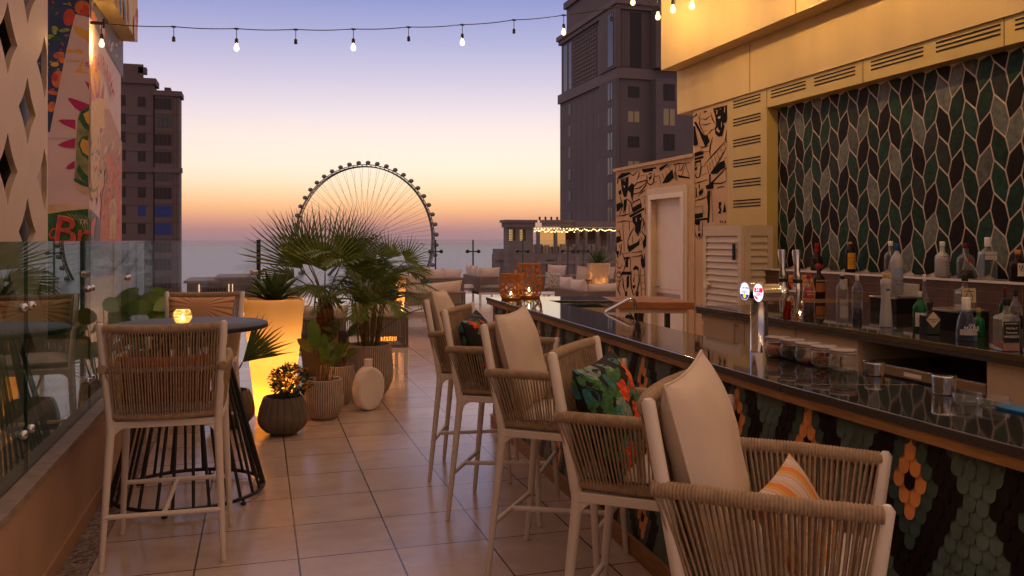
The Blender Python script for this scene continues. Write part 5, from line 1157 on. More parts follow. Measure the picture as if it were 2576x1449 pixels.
sofa('rope armchair with one upright cushion behind the bolster sofa', 2.35, 16.6, .95, .8, 0, [(.45,.82,.42,.72,PC,'upright lilac cushion behind the cream bolsters')])
cushion('tiny tropical print cushion between the sofas', .30, .26, .12, tropic, Tm(3.05,15.9,.72) @ Rz(R(90)) @ Rx(R(35)), seed=9)
sofa('corner rope sofa side panel left of the rope lanterns', 5.13, 19.97, 1.7, .8, 0, [(.30,.5,.45,.70,PC,'shaded cushion on the corner sofa end')], arms=(0,1))
sofa('long rope sofa wing running to the glass left of the lanterns', 5.13, 21.7, 1.7, .8, -90, [(.25,.5,.46,.74,PC,'blue grey cushion on the sofa wing, far one'), (.8,.5,.46,.72,PC,'blue grey cushion on the sofa wing, near one'), (1.3,.5,.42,.70,PC,'blue grey cushion on the sofa wing, nearest one')], arms=(1,0))
sofa('rope sofa wing right of the tall lantern', 5.44, 15.4, 1.5, .8, -90, [(.35,.6,.46,.68,PC,'cream cushion on the wing right of the lantern, far one'), (.95,.7,.46,.66,PC,'cream cushion on the wing right of the lantern, near one')], arms=(1,0))
sofa('rope sofa half hidden by the mural wall', 5.46, 13.86, 1.9, .8, 0, [(.45,.7,.42,.62,PC,'cream cushion on the sofa beside the mural wall')], arms=(0,1))
cushion('small green cushion on the sofa by the mural wall', .26, .16, .10, lime_cloth, Tm(6.15,14.05,.74) @ Rz(R(90)), seed=12)
sofa('rope armchair turned sideways behind the right sofas', 6.9, 20.1, .9, .8, 0, [(.3,.5,.46,.74,PC,'cushion on the far right armchair')], arms=(1,1))
sofa('rope sofa in front of the tall pale planter', 6.85, 18.0, 1.25, .8, 0, [(.35,.55,.46,.76,PC,'pile cushion before the pale planter, left one'), (.75,.55,.46,.76,PC,'pile cushion before the pale planter, right one')])
cushion('small teal dotted cushion on the right sofa group', .42, .40, .12, dots_cloth, Tm(6.75,19.2,.62) @ Rz(R(90)) @ Rx(R(4)), seed=14)
cushion('pinkish cushion leaning at the far right sofa arm', .42, .40, .12, mat('dusty pink cloth', (.45,.27,.24), .9), Tm(6.35,20.6,.60) @ Rz(R(100)) @ Rx(R(15)), seed=15)
for (x, y, w, l) in ((6.0,17.9,.7,'low white coffee table right of the tall lantern'), (3.1,21.6,1.3,'dark lounge table by the glass edge, left of the cushions')):
    t = thing('coffee_table', l, 'coffee table', (x,y,0)); hh_ = .42 if x > 5 else .72
    G().box(-w/2,w/2,-.35,.35,hh_-.03,hh_).build('tabletop', white_metal if x > 5 else wood_dark, t, bevel=.004)
    for sx in (-1,1):
        for sy in (-1,1): G().box(sx*(w/2-.04)-.02,sx*(w/2-.04)+.02,sy*.31-.02,sy*.31+.02,0,hh_-.03).build('leg', white_metal, t)
# ================================================================ PLANTERS AND PLANTS
def lit_planter(label, x, y, es, r=.27, rb=.16, h=1.07, rn=0):
    t = thing('tall_planter', label, 'planter', (x,y,0), 0, 'tall tapered planters')
    G().lathe([(rb-.02,.004),(rb,.02),(rb+(r-rb)*.33,h*.33),(rb+(r-rb)*.68,h*.66),(r-.003,h*.95),(r,h-.008),(r-.006,h),(r-.03,h),(r-.034,h-.05)], 48).build('shell', milk, t)
    G().lathe([(0,h-.05),(r-.034,h-.05)], 32).build('soil', soil, t)
    if es > 70: G().lathe([(0,.55),(.04,.56),(.04,.64),(0,.65)], 12).build('lamp', emis('planter fill lamp', (1,.47,.11), es*(.40 if es > 100 else 1.2)), t)  # second lamp added to brighten the upper part of the shell
    if es: G().lathe([(0,.10),(.05,.11),(.06,.16),(.05,.22),(0,.24)], 12).build('lamp', emis('planter lamp %.1f' % es, (1,.40,.05), es*.40), t)
    return t
lit_planter('tall tapered planter glowing amber from inside, rosette plant on top', .13, 7.95, 190)
lit_planter('tall tapered planter lit faintly from below, beside the cream bolsters', 1.88, 12.8, 90)
lit_planter('tall pale planter before the far glass at the right, spiky plant on top', 7.47, 18.1, 130)
def pot(label, x, y, prof, m, name='plant_pot', ribs=0, depth=.0, cat='plant pot', group=None, mg=None, soil_r=None):
    t = thing(name, label, cat, (x,y,0), 0, group); n = ribs*6 if ribs else 40
    g = G()
    if ribs:
        vs = []; k = len(prof)
        for r, z in prof:
            for j in range(n):
                a = 2*math.pi*j/n; ph = (j % 6)/6; q = r-(depth if ph == 0 else depth*.35 if ph in (1/6,5/6) else 0)*(1 if .02 < z < prof[-3][1] else .3); vs.append((q*math.cos(a), q*math.sin(a), z))
        for i in range(k-1):
            for j in range(n):
                mi = 1 if (mg and j % 6 in (0, 5)) and 0 < i < k-4 else 0
                g.add([vs[i*n+j], vs[i*n+(j+1) % n], vs[(i+1)*n+(j+1) % n], vs[(i+1)*n+j]], [(0,1,2,3)], mi, False)
    else: g.lathe(prof, n)
    g.build('pot', [m, mg] if mg else [m], t)
    rr = soil_r or prof[-1][0]; G().lathe([(0,prof[-1][1]+.002),(rr,prof[-1][1])], 24).build('soil', soil, t)
    return t
def belly(R0, R1, R2, h, w=.02): # base radius, belly, rim
    P = [(R0*.85,0),(R0,.004)]
    for i in range(1, 12):
        u = i/12; P.append((R0+(R1-R0)*math.sin(math.pi/2*min(1,u/.42))**.8 if u < .42 else R1+(R2-R1)*((u-.42)/.58)**1.6, u*h))
    return P+[(R2,h*.985),(R2-.004,h),(R2-w,h),(R2-w-.004,h-.035)]
pot('low fluted grey clay pot with the flowering bush', .19, 7.25, belly(.10,.205,.158,.31), pot_grey, ribs=20, depth=.010, group='fluted grey pots')
pot('low fluted grey clay pot half hidden behind the round table', -.235, 7.66, belly(.10,.205,.158,.31), pot_grey, ribs=20, depth=.010, group='fluted grey pots')
pot('medium white ribbed pot with broad leaved shoots', .554, 7.77, belly(.11,.178,.160,.355), pot_white, ribs=52, depth=.0035, mg=pot_dark_rib, group='white ribbed pots')
pot('medium white ribbed pot half hidden behind the broad leaved pot', .735, 8.45, belly(.11,.178,.160,.375), pot_white, ribs=52, depth=.0035, mg=pot_dark_rib, group='white ribbed pots')
pot('large white ribbed pot with the feathery cane palm', 1.087, 8.78, belly(.15,.245,.222,.53), pot_white, ribs=70, depth=.0035, mg=pot_dark_rib, group='white ribbed pots')
pot('tall dark grey pot holding the fan palm', .66, 9.08, [(.15,0),(.17,.01),(.215,.2),(.245,.45),(.25,.60),(.25,.63),(.225,.63),(.22,.59)], mat('dark charcoal pot', (.075,.058,.055), .8, var=.15))
pot('dark pot at the left glass with big yellowing leaves', -.68, 8.1, belly(.12,.19,.17,.36), pot_grey, ribs=20, depth=.008)
pot('small dark pot behind the snake plant at the mural wall', 7.25, 16.2, belly(.12,.19,.17,.36), pot_grey)
# white disc vase
t = thing('disc_vase', 'flat round chalk white vase with a short neck on the floor', 'vase', (.985,8.03,0), R(-62))
g = G(); N = 40
vs = []
for k, (sx, rr) in enumerate(((-.058,.80),(-.062,.92),(-.048,.985),(0,1.0),(.048,.985),(.062,.92),(.058,.80))):
    for j in range(N):
        a = 2*math.pi*j/N; yy = .152*rr*math.cos(a)*(1+.04*math.sin(2*a)); zz = .205+.205*rr*math.sin(a)*(1+.02*math.cos(3*a)); vs.append((sx, yy, max(.002, zz)))
fs = [(i*N+j, i*N+(j+1) % N, (i+1)*N+(j+1) % N, (i+1)*N+j) for i in range(6) for j in range(N)]+[tuple(range(N))[::-1], tuple(range(6*N, 7*N))]
g.add(vs, fs, 0, True); g.build('body', vase_m, t)
G().lathe([(.040,.38),(.036,.42),(.038,.47),(.041,.478),(.033,.478),(.028,.44)], 24).build('neck', vase_m, t)
# ---------------------------------------------------------------- leaves
UP = Vector((0,0,1))
def basis(d, n=None):
    d = Vector(d).normalized(); s = d.cross(n if n is not None else UP)
    if s.length < .05: s = d.cross(Vector((1,0,0)))
    s.normalize(); return d, s, s.cross(d).normalized()
def blade(g, o, d, nrm, L, w, droop=.2, segs=4, mi=0, fold=.15, prof=None):
    """one leaf blade from o along d"""
    o = Vector(o); d, s, n = basis(d, Vector(nrm)); rows = []
    prof = prof or (lambda u: math.sin(math.pi*(u*.92+.06))**.8)
    for i in range(segs+1):
        u = i/segs; c = o+d*(L*u)-UP*(droop*L*u*u); hw = w/2*prof(u)
        rows.append((c-s*hw+n*hw*fold, c, c+s*hw+n*hw*fold))
    vs = [p for r in rows for p in r]; fs = []
    for i in range(segs):
        for j in range(2): a = i*3+j; fs.append((a, a+1, a+4, a+3))
    g.add(vs, fs, mi, True)
def fan(g, stem, base, hub, up, face, Rr, spread=R(110), n=30, droop=.12, mi=0, rn=random, jf=.36):
    """fan palm leaf: petiole base->hub, fan opening along up, facing face"""
    base = Vector(base); hub = Vector(hub); u_, s_, f_ = basis(up, Vector(face)); 
    mid = (base+hub)/2+Vector((0,0,.03)); stem.tube([base, mid, hub], [.011,.008,.006], 6)
    for k in range(n):
        a = -spread+2*spread*k/(n-1); d = u_*math.cos(a)+s_*math.sin(a); L = Rr*(.76+.24*math.cos(a))*rn.uniform(.90,1.06)
        tw = 2*spread/(n-1)*.5; j1 = jf*L
        nn = f_*(1 if k % 2 else -1)
        e1 = u_*math.cos(a-tw)+s_*math.sin(a-tw); e2 = u_*math.cos(a+tw)+s_*math.sin(a+tw)
        fold = f_*(.012)
        dr = lambda q: -UP*(droop*L*(q**2.4)*rn.uniform(.7,1.3))
        tipd = -UP*(droop*L*1.2*rn.uniform(.2,1.5))
        v = [hub, hub+e1*j1*.5, hub+d*j1*.5+fold*.5, hub+e2*j1*.5, hub+e1*j1+dr(.46), hub+d*j1+fold+dr(.46), hub+e2*j1+dr(.46),
             hub+d*L*.76-s_*0+ (e1-d)*j1*.42+dr(.76), hub+d*L*.76+fold*.6+dr(.76), hub+d*L*.76+(e2-d)*j1*.42+dr(.76), hub+d*L+tipd+s_*rn.uniform(-.02,.02)]
        g.add(v, [(0,1,2),(0,2,3),(1,4,5,2),(2,5,6,3),(4,7,8,5),(5,8,9,6),(7,10,8),(8,10,9)], mi, False)
def frond(g, base, az, L, el, bend, n=22, ll=.2, lw=.018, mi=0, stem=None, rn=random):
    """feather palm frond"""
    base = Vector(base); P = [base]; e = el; d = None; k = 14
    for i in range(k):
        d = Vector((math.cos(az)*math.cos(e), math.sin(az)*math.cos(e), math.sin(e))); P.append(P[-1]+d*(L/k)); e -= bend/k*(1+i/k)
    stem.tube(P, [.006*(1-.75*i/k) for i in range(k+1)], 5, cap=False)
    for i in range(n):
        u = .22+.78*i/(n-1); q = lerp_path(P, u); q2 = lerp_path(P, min(1, u+.04)); q0 = lerp_path(P, u-.04); t_ = (q2-q0).normalized()
        sd = t_.cross(UP).normalized(); nn = sd.cross(t_)
        for s in (-1, 1):
            dd = (t_*.72+sd*s*.95+nn*.22+Vector((rn.uniform(-.1,.1),)*3)).normalized(); l = ll*(1-.55*abs(u-.5)**1.3*2)*rn.uniform(.85,1.12)*(1 if u < .9 else .7)
            blade(g, q, dd, nn, l, lw, .28, 3, mi, .25, lambda x: [.5,1,.75,.0][min(3, int(x*3+.01))])
rn = random.Random(11)
def plant(name, label, cat, x, y, z=0, group=None): return thing(name, label, cat, (x,y,z), 0, group)
# camera-facing directions are just where the real leaves point
# --- fan palm in the dark pot
t = plant('fan_palm', 'fan palm with wide stiff fans and fibrous trunk in the dark pot', 'palm', .66, 9.08)
g = G(); g.lathe([(.075,.60),(.095,.66),(.085,.75),(.088,.85),(.07,.95),(.05,1.02)], 18, fl=.08, fn=5)
for k in range(70):
    a = rn.uniform(0, 6.28); z = rn.uniform(.62,.98); d = Vector((math.cos(a), math.sin(a), .8)); blade(g, (.075*math.cos(a), .075*math.sin(a), z), d, (math.cos(a),math.sin(a),0), rn.uniform(.04,.09), .03, .0, 2)
g.build('trunk', trunk_m, t)
lf = G(); stm = G()
FP = [ # hub, up, face, radius, spread, droop
 ((.0,-.05,1.27),(.0,-.05,1),(.25,-1,.25),.74,76,.03), ((-.24,.0,1.30),(-.48,.0,.9),(.3,-1,.4),.72,66,.05), ((.30,.02,1.28),(.42,.05,.9),(-.3,-1,.4),.62,66,.05),
 ((-.38,-.15,1.16),(-.75,-.5,-.10),(-.1,-.5,1),.42,85,.32),  ((.26,-.30,1.12),(.55,-.75,-.25),(.2,-.5,1),.42,85,.38),
 ((-.12,.30,1.32),(-.25,.3,.95),(0,-1,.5),.66,75,.04), ((.44,.1,1.10),(1,.1,.05),(0,-.5,1),.42,70,.3), ((-.10,-.34,1.14),(-.35,-.9,-.15),(0,-.6,1),.48,85,.42), ((-.30,.20,1.20),(-.85,.4,.2),(0,-.7,.8),.50,75,.2)]
FP += [((-.18,.1,1.38),(-.28,0,1),(.2,-1,.3),.62,55,.03), ((.20,.05,1.40),(.3,0,1),(-.2,-1,.3),.60,55,.03)]
for hub, up, fc_, rr_, sp_, dr_ in FP: fan(lf, stm, (hub[0]*.12, hub[1]*.12, .98), hub, up, fc_, rr_*1.02, R(sp_*.80), 21, dr_, rn=rn)
lf.build('fan_leaves', leaf_palm, t); stm.build('leaf_stalks', stem_m, t)
# --- cane palm
t = plant('cane_palm', 'feathery cane palm with many thin stems in the large ribbed pot', 'palm', 1.087, 8.78)
lf = G(); stm = G()
for k in range(23):
    a = rn.uniform(0, 6.28); r0 = rn.uniform(.02,.12); b = Vector((r0*math.cos(a), r0*math.sin(a), .49)); tz = rn.uniform(.80,1.25); tp_ = b+Vector((math.cos(a)*.06, math.sin(a)*.06, tz-.49))
    stm.tube([b, tp_], [.010,.006], 6); fa = a+rn.uniform(-.6,.6)
    frond(lf, tp_, fa, rn.uniform(.48,.72), R(rn.uniform(58,86)), R(rn.uniform(55,95)), 24, rn.uniform(.19,.26), .016, stem=stm, rn=rn)
for (az, L, el, b) in ((-8,.85,50,75),(0,.70,28,55),(165,.62,60,80),(195,.62,30,60),(-60,.55,35,70),(-110,.55,25,60),(-40,.72,40,70)):
    frond(lf, (.03*math.cos(R(az)), .03*math.sin(R(az)), .92), R(az), L, R(el), R(b), 26, .23, .016, stem=stm, rn=rn)
frond(lf, (.05,-.05,.62), R(-25), .62, R(40), R(20), 30, .20, .012, stem=stm, rn=rn)
lf.build('fronds', leaf_areca, t); stm.build('canes', stem_m, t)
# --- low side fan by the table (grows from the pot hidden behind the table)
t = plant('young_fan_palm', 'young fan palm with one low fan in front of the glowing planter', 'palm', -.235, 7.66)
lf = G(); stm = G(); fan(lf, stm, (0,0,.29), (.10,-.10,.56), (.72,-.1,.68), (-.1,-1,.2), .48, R(30), 12, .05, rn=rn, jf=.56); fan(lf, stm, (0,0,.29), (-.12,-.05,.58), (-.6,-.1,.5), (0,-1,.3), .34, R(60), 20, .1, rn=rn)
lf.build('fan_leaves', leaf_agave, t); stm.build('leaf_stalks', stem_m, t)
# --- rosettes
def rosette(label, x, y, z, n, L, w, m, lean_=.9, seed=1):
    t = plant('rosette_plant', label, 'plant', x, y, z); g = G(); q = random.Random(seed)
    for k in range(n):
        u = k/n; a = k*2.4; el = R(84-62*u**.8+q.uniform(-5,5)); l = L*(.72+.38*u)*q.uniform(.9,1.08)
        d = Vector((math.cos(a)*math.cos(el), math.sin(a)*math.cos(el), math.sin(el)))
        blade(g, (.03*math.cos(a), .03*math.sin(a), .0), d, Vector((-math.cos(a)*math.sin(el), -math.sin(a)*math.sin(el), math.cos(el))), l, w, .30*lean_*(.3+u), 7, 0, .35, lambda v: (1-v**2.2)*(.62+.9*v*(1-v)*1.6))
    g.build('leaves', m, t); return t
rosette('green rosette plant with broad pointed leaves on the amber planter', .13, 7.95, 1.03, 34, .45, .085, leaf_agave, seed=2)
rosette('spiky dark rosette plant on the pale planter at the right', 7.47, 18.1, 1.0, 60, .66, .05, leaf_agave, 1.0, seed=3)
# --- palm on the far lit planter
t = plant('fan_palm', 'fan palm on the far lit planter behind the feathery one', 'palm', 1.88, 12.8, 1.03)
lf = G(); stm = G()
for hub, up, fc_, rr_ in (((.0,0,.28),(.1,0,1),(.1,-1,.2),.56),((-.22,0,.22),(-.7,0,.6),(0,-1,.3),.5),((.25,0,.24),(.7,0,.7),(0,-1,.3),.55),((-.1,-.2,.15),(-.3,-.8,.2),(0,-.4,1),.45),((.2,-.2,.15),(.5,-.8,.1),(0,-.4,1),.45),((.3,.1,.12),(1,.1,.0),(0,-.3,1),.5),((0,.2,.3),(0,.6,.7),(0,-1,.5),.5)):
    fan(lf, stm, (0,0,0), hub, up, fc_, rr_*.9, R(62), 17, .16, rn=rn)
lf.build('fan_leaves', leaf_palm, t); stm.build('leaf_stalks', stem_m, t)
t = plant('leafy_shrub', 'dark leafy shrub rising beside the palm on the far lit planter', 'shrub', 1.62, 12.75, 1.03); g = G()
for k in range(160):
    a = rn.uniform(0,6.28); r_ = rn.uniform(0,.16); z = rn.uniform(.05,.62); blade(g, (r_*math.cos(a), r_*math.sin(a), z), (math.cos(a), math.sin(a), rn.uniform(-.2,.8)), (0,0,1), rn.uniform(.08,.14), .05, .2, 3)
g.build('foliage', leaf_bush, t)
# --- broad leaved plants
def broad(label, x, y, z0, specs, m, stem_r=.006, name='broad_leaved_plant'):
    t = plant(name, label, 'plant', x, y); ls = {}; stm = G()
    for (bx, by, hx, hy, hz, dx, dy, dz, L, w, mi) in specs:
        stm.tube([(bx,by,z0),((bx+hx)/2*1.0,(by+hy)/2,(z0+hz)/2),(hx,hy,hz)], [stem_r,stem_r*.9,stem_r*.6], 6)
        g = ls.setdefault(mi, G()); blade(g, (hx,hy,hz), (dx,dy,dz), (-dx*.2+.1,-1,.35), L, w, .10, 8, 0, .18, lambda v: max(0, math.sin(math.pi*min(1, v*.97+.03)))**.62*(1-.15*v))
    for mi, g in ls.items(): g.build('leaves', m[mi], t)
    stm.build('stems', stem_m, t); return t
sp = [(-.05,-.02,-.07,-.02,.62,-.10,0,1,.32,.125,0), (-.05,0,-.10,-.02,.60,-.5,-.1,.55,.20,.09,1)]
for k in range(13): 
    a = rn.uniform(0,6.28); r_ = rn.uniform(.03,.1); h_ = rn.uniform(.46,.60); sp.append((r_*math.cos(a)*.7, r_*math.sin(a)*.7, r_*math.cos(a)+.03, r_*math.sin(a), h_, rn.uniform(-.5,.8), rn.uniform(-.4,.3), rn.uniform(.3,1), rn.uniform(.14,.22), rn.uniform(.06,.085), 0 if rn.random() < .9 else 1))
broad('leafy shoots with one tall upright leaf in the medium ribbed pot', .554, 7.77, .32, sp, [leaf_canna, leaf_rust])
sp = []
for k in range(22): a = rn.uniform(0,6.28); r_ = rn.uniform(.02,.13); sp.append((r_*math.cos(a)*.6, r_*math.sin(a)*.6, r_*math.cos(a), r_*math.sin(a), rn.uniform(.42,.72), math.cos(a), math.sin(a)*.6, rn.uniform(.2,1.1), rn.uniform(.10,.17), .05, 0))
broad('dark leafy plant in the half hidden ribbed pot', .735, 8.45, .34, sp, [leaf_bush])
sp = []
for k in range(26): a = rn.uniform(0,6.28); r_ = rn.uniform(.05,.22); sp.append((r_*math.cos(a)*.4, r_*math.sin(a)*.4, r_*math.cos(a), r_*math.sin(a), rn.uniform(.5,1.10), math.cos(a), math.sin(a)*.5, rn.uniform(-.1,.6), rn.uniform(.20,.30), rn.uniform(.12,.16), 0 if rn.random() < .7 else 1))
broad('big leaved plant with yellowing leaves by the left glass', -.68, 8.1, .34, sp, [leaf_canna, leaf_rust])
# --- flowering bush
t = plant('flowering_bush', 'small dark bush with clusters of yellow orange flowers in the fluted pot', 'bush', .19, 7.25); g = G(); fl_ = G(); tw = G()
cc = Vector((.06,0,.43))
for k in range(950):
    a = rn.uniform(0,6.28); ct = rn.uniform(-1,1); r_ = .165*rn.uniform(.35,1)**.5; st_ = math.sqrt(1-ct*ct); dd = Vector((st_*math.cos(a), st_*math.sin(a), ct)); q = cc+Vector((dd.x*r_, dd.y*r_*.95, dd.z*r_*.82))*(1+.18*noise.noise(dd*2.3))
    blade(g, q, dd+Vector((rn.uniform(-.8,.8), rn.uniform(-.8,.8), rn.uniform(-.4,.8))), dd+Vector((.1,.2,.3)), rn.uniform(.022,.04), .015, .1, 2)
for k in range(38):
    a = rn.uniform(0,6.28); ct = rn.uniform(-.35,1); st_ = math.sqrt(1-ct*ct); dd = Vector((st_*math.cos(a), st_*math.sin(a), ct)); c0 = cc+Vector((dd.x*.172, dd.y*.165, dd.z*.142))*(1+.18*noise.noise(dd*2.3))
    for j in range(12):
        o = c0+Vector((rn.uniform(-.022,.022), rn.uniform(-.022,.022), rn.uniform(-.014,.014))); e1 = Vector((rn.uniform(-1,1), rn.uniform(-1,1), rn.uniform(-1,1)))
        X1 = basis(dd+e1*.5)
        for w_ in range(4): a2 = w_*math.pi/2+j; v1 = (X1[1]*math.cos(a2)+X1[2]*math.sin(a2)); v2 = (X1[1]*math.cos(a2+.5)+X1[2]*math.sin(a2+.5)); v3 = (X1[1]*math.cos(a2-.5)+X1[2]*math.sin(a2-.5)); fl_.add([o, o+v3*.006, o+v1*.010, o+v2*.006], [(0,1,2,3)])
for k in range(16): a = rn.uniform(0,6.28); tw.tube([(.02*math.cos(a), .02*math.sin(a), .27), cc+Vector((math.cos(a)*.1, math.sin(a)*.1, rn.uniform(-.05,.1)))], .003, 4)
g.build('foliage', leaf_bush, t); fl_.build('flowers', flower_m, t); tw.build('twigs', stem_m, t)
# --- snake plant near mural wall, dark shrub at the wall corner
t = plant('snake_plant', 'upright snake plant leaves beside the mural wall', 'plant', 7.1, 16.2, .3); g = G()
for k in range(14): a = rn.uniform(0,6.28); blade(g, (.06*math.cos(a), .06*math.sin(a), 0), (.25*math.cos(a), .25*math.sin(a), 1), (math.cos(a), math.sin(a), 0), rn.uniform(.4,.75), .07, .0, 5, 0, .2, lambda v: (1-v**3)*.9+.05)
g.build('leaves', leaf_agave, t)
t = plant('leafy_shrub', 'dark feathery shrub between the pale planter and the mural wall', 'shrub', 8.55, 18.6); lf = G(); stm = G()
for k in range(16): frond(lf, (rn.uniform(-.2,.2), rn.uniform(-.2,.2), rn.uniform(.4,1.0)), rn.uniform(0,6.28), rn.uniform(.5,.8), R(rn.uniform(30,80)), R(70), 18, .2, .02, stem=stm, rn=rn)
lf.build('fronds', leaf_bush, t); stm.build('stems', stem_m, t)
# ================================================================ STRING LIGHTS
def bulb_parts(t, p, lit, drop=.055):
    """cable boot, pigtail, socket and (if lit) a bulb hanging at p (point on the cable)"""
    x, y, z = p
    g = G(); g.tube([(x-.03,y,z),(x-.012,y,z-.002),(x+.012,y,z-.002),(x+.03,y,z)], [.006,.012,.012,.006], 8); g.tube([(x,y,z),(x,y,z-drop-.03)], .0045, 6)
    g.tube([(x,y,z-drop-.02),(x,y,z-drop-.03),(x,y,z-drop-.075),(x,y,z-drop-.08)], [.010,.018,.020,.016], 12); g.build('socket', socket_m, t)
    if lit: G().lathe([(.012,0),(.014,-.012),(.024,-.035),(.0295,-.055),(.027,-.072),(.016,-.086),(0,-.09)], 14, (x,y,z-drop-.078))\
        .build('bulb', bulb_on, t) and G().sphere((x,y,z-drop-.13), .014, 8, 6).build('filament', filament_m, t)
def cable(t, pts, r=.0055): G().tube(pts, r, 6).build('cable', socket_m, t)
s1 = thing('string_lights', 'festoon string of bulbs and empty sockets crossing the sky over the terrace', 'string lights', (0,0,0))
cp = [(283,60,9.70),(437,67,9.62),(595,72,9.70),(744,74,9.85),(889,73,10.0),(1028,68,10.2),(1163,62,10.4),(1293,50,10.6),(1418,38,10.8),(1538,20,11.0),(1600,8,11.1)]
P = [at_Z(*c) for c in cp]
P[0] = Vector((-1.62, 10.0, 3.925)); fine = []
for a, b in zip(P, P[1:]):
    for k in range(6):
        u = k/6; q = a.lerp(b, u); q.z -= .012*math.sin(math.pi*u); fine.append(q)
fine.append(P[-1]); cable(s1, [Vector((-1.735,10.0,P[0].z+.01))]+fine+[Vector((4.81,9.22,4.3))])
for i, q in enumerate(P[:10]): bulb_parts(s1, q, i in (0,2,4,6,8), .09)
G().tube([(-1.73,10.0,P[0].z),(-1.60,10.0,P[0].z)], .018, 8).tube([(-1.60,10.0,P[0].z-.05),(-1.60,10.0,P[0].z+.05)], .012, 8).build('hook', socket_m, s1)
s2 = thing('string_lights', 'festoon string of lit bulbs running along the ochre fascia towards the camera', 'string lights', (0,0,0))
Q = [Vector((4.72,9.3,4.22)), at_Z(1592,-42,9.9), at_Z(1655,-8,9.4), at_Z(1693,-30,8.7), at_Z(1741,-42,8.3)]
q = Q[-1].copy(); nb = 5
far = [Vector((4.22, y, 4.02)) for y in (6.4,5.6,4.8,4.0,3.2,2.4,1.6,.8,0)]
allq = Q+far; cable(s2, allq)
for q in allq[1:]: bulb_parts(s2, q, True, .09)
s3 = thing('string_lights', 'added unseen string of bulbs behind the camera to light the front chairs', 'string lights', (0,0,0))  # unseen bulbs added to warm the front chairs
Q = [Vector((-1.5+.9*k, -.9, 3.9-.12*math.sin(math.pi*k/6))) for k in range(7)]; cable(s3, Q)
for q in Q[1:-1]: bulb_parts(s3, q, True, .09)
# ================================================================ FERRIS WHEEL
wc = at_Z(914, 603, 1435); RW = 125
wt = thing('ferris_wheel', 'giant ferris wheel with pods standing in the sea against the sunset', 'ferris wheel', wc)
ax = Rz(-YAW) @ Rz(R(-14))           # wheel plane: local x across, z up, y = axle
def wp_(r, a, y): return ax @ Vector((r*math.cos(a), y, r*math.sin(a)))
g = G(); NS = 96
for y, r_ in ((-3.2,RW-1.5),(3.2,RW-1.5),(0,RW+2.0)): g.tube([wp_(r_, 2*math.pi*k/NS, y) for k in range(NS+1)], 1.05 if r_ < RW else .75, 6, cap=False)
for k in range(NS):
    a = 2*math.pi*k/NS; b = 2*math.pi*(k+.5)/NS
    g.tube([wp_(RW-1.5,a,-3.2), wp_(RW-1.5,a,3.2)], .42, 4, cap=False); g.tube([wp_(RW-1.5,a,-3.2), wp_(RW+2,b,0)], .35, 4, cap=False); g.tube([wp_(RW-1.5,a,3.2), wp_(RW+2,b,0)], .35, 4, cap=False)
g.build('rim', wheel_m, wt)
g = G(); spoke_m = mat('spoke cable', (.22,.17,.15), .6, var=0)
for k in range(96):
    a = 2*math.pi*k/96; g.tube([wp_(RW-2,a,3.2*(1 if k % 2 else -1)), wp_(5,a,14*(1 if k % 2 else -1))], .24, 3, cap=False)
g.build('spokes', spoke_m, wt)
G().tube([wp_(0,0,-15), wp_(0,0,15)], 3, 16).build('hub', wheel_m, wt)
pod_m = mat('pod glass', (.16,.16,.18), .2, var=.1)
for k in range(48):
    a = 2*math.pi*(k+.5)/48; c = wp_(RW+5.2, a, 0); g = G(); g.sphere(c, 3.4, 10, 6, sc=(1.15,1.15,.85)); o = g.build('pod', pod_m, wt)
    g = G(); g.tube([wp_(RW+1.5,a,0), c], .8, 6); g.tube([c+ax @ Vector((4.0*math.cos(R(30*j)), 0, 3.1*math.sin(R(30*j)))) for j in range(13)], .55, 5, cap=False); g.build('pod_arm', wheel_m, o)
for s in (-1, 1):
    for e in (-1, 1): G().tube([wp_(0,0,13*s), ax @ Vector((48*e, 34*s, -60))], [3,2.4], 8).build('leg', wheel_m, wt)
# ================================================================ TOWERS
t = thing('apartment_tower', 'dark apartment tower rising behind the mural building at left', 'tower', (0,0,0)); YL = 146.0
def LT(px, py, y=YL): return on_y(px, py, y)
A = LT(389, 240); B_ = LT(451.5, 240); C_ = LT(270, 205); D_ = LT(392, 205); E_ = LT(250, 160); F_ = LT(352, 160); G_ = LT(360, 168)
G().box(A.x,B_.x,YL,YL+4,-58,A.z).box(A.x-.3,B_.x+.35,YL-.35,YL+4,A.z,A.z+.8).build('wall', tower_l, t)
G().box(C_.x,D_.x-.4,YL+.5,YL+5,-58,C_.z).box(C_.x,D_.x,YL+.1,YL+5,C_.z,C_.z+.9).build('wall', tower_l, t)
G().box(E_.x,LT(338,160).x,YL+4,YL+4,C_.z,E_.z+.3).box(E_.x,LT(353,160).x,YL+3.4,YL+4,E_.z-1.4,E_.z+.9).box(LT(340,185).x,LT(361,185).x,YL+3.4,YL+5,C_.z+2.2,C_.z+3.2).box(LT(405,235).x,LT(421,235).x,YL+5,YL+7,A.z,A.z+2.2).build('roof_block', tower_l, t)
G().box(A.x-.2,B_.x+.4,YL-.3,YL+1,LT(420,428).z-.4,LT(420,428).z+.4).box(C_.x,D_.x-.3,YL+.2,YL+1,LT(420,428).z-.4,LT(420,428).z+.4).build('cornice', tower_l, t)
wl = {}
def win(parent, x0, x1, z0, z1, y, m, face='y', mull=1):
    g = G()
    if face == 'y': g.box(x0,x1,y-.06,y+.02,z0,z1); g.add([], []); 
    else: g.box(y-.06,y+.02,x0,x1,z0,z1)
    for k in range(1, mull+1):
        xx = x0+(x1-x0)*k/(mull+1)
        if face == 'y': g.box(xx-.05,xx+.05,y-.10,y-.05,z0,z1,1)
        else: g.box(y-.10,y-.05,xx-.05,xx+.05,z0,z1,1)
    return g.build('window', [m, frame_dark], parent)
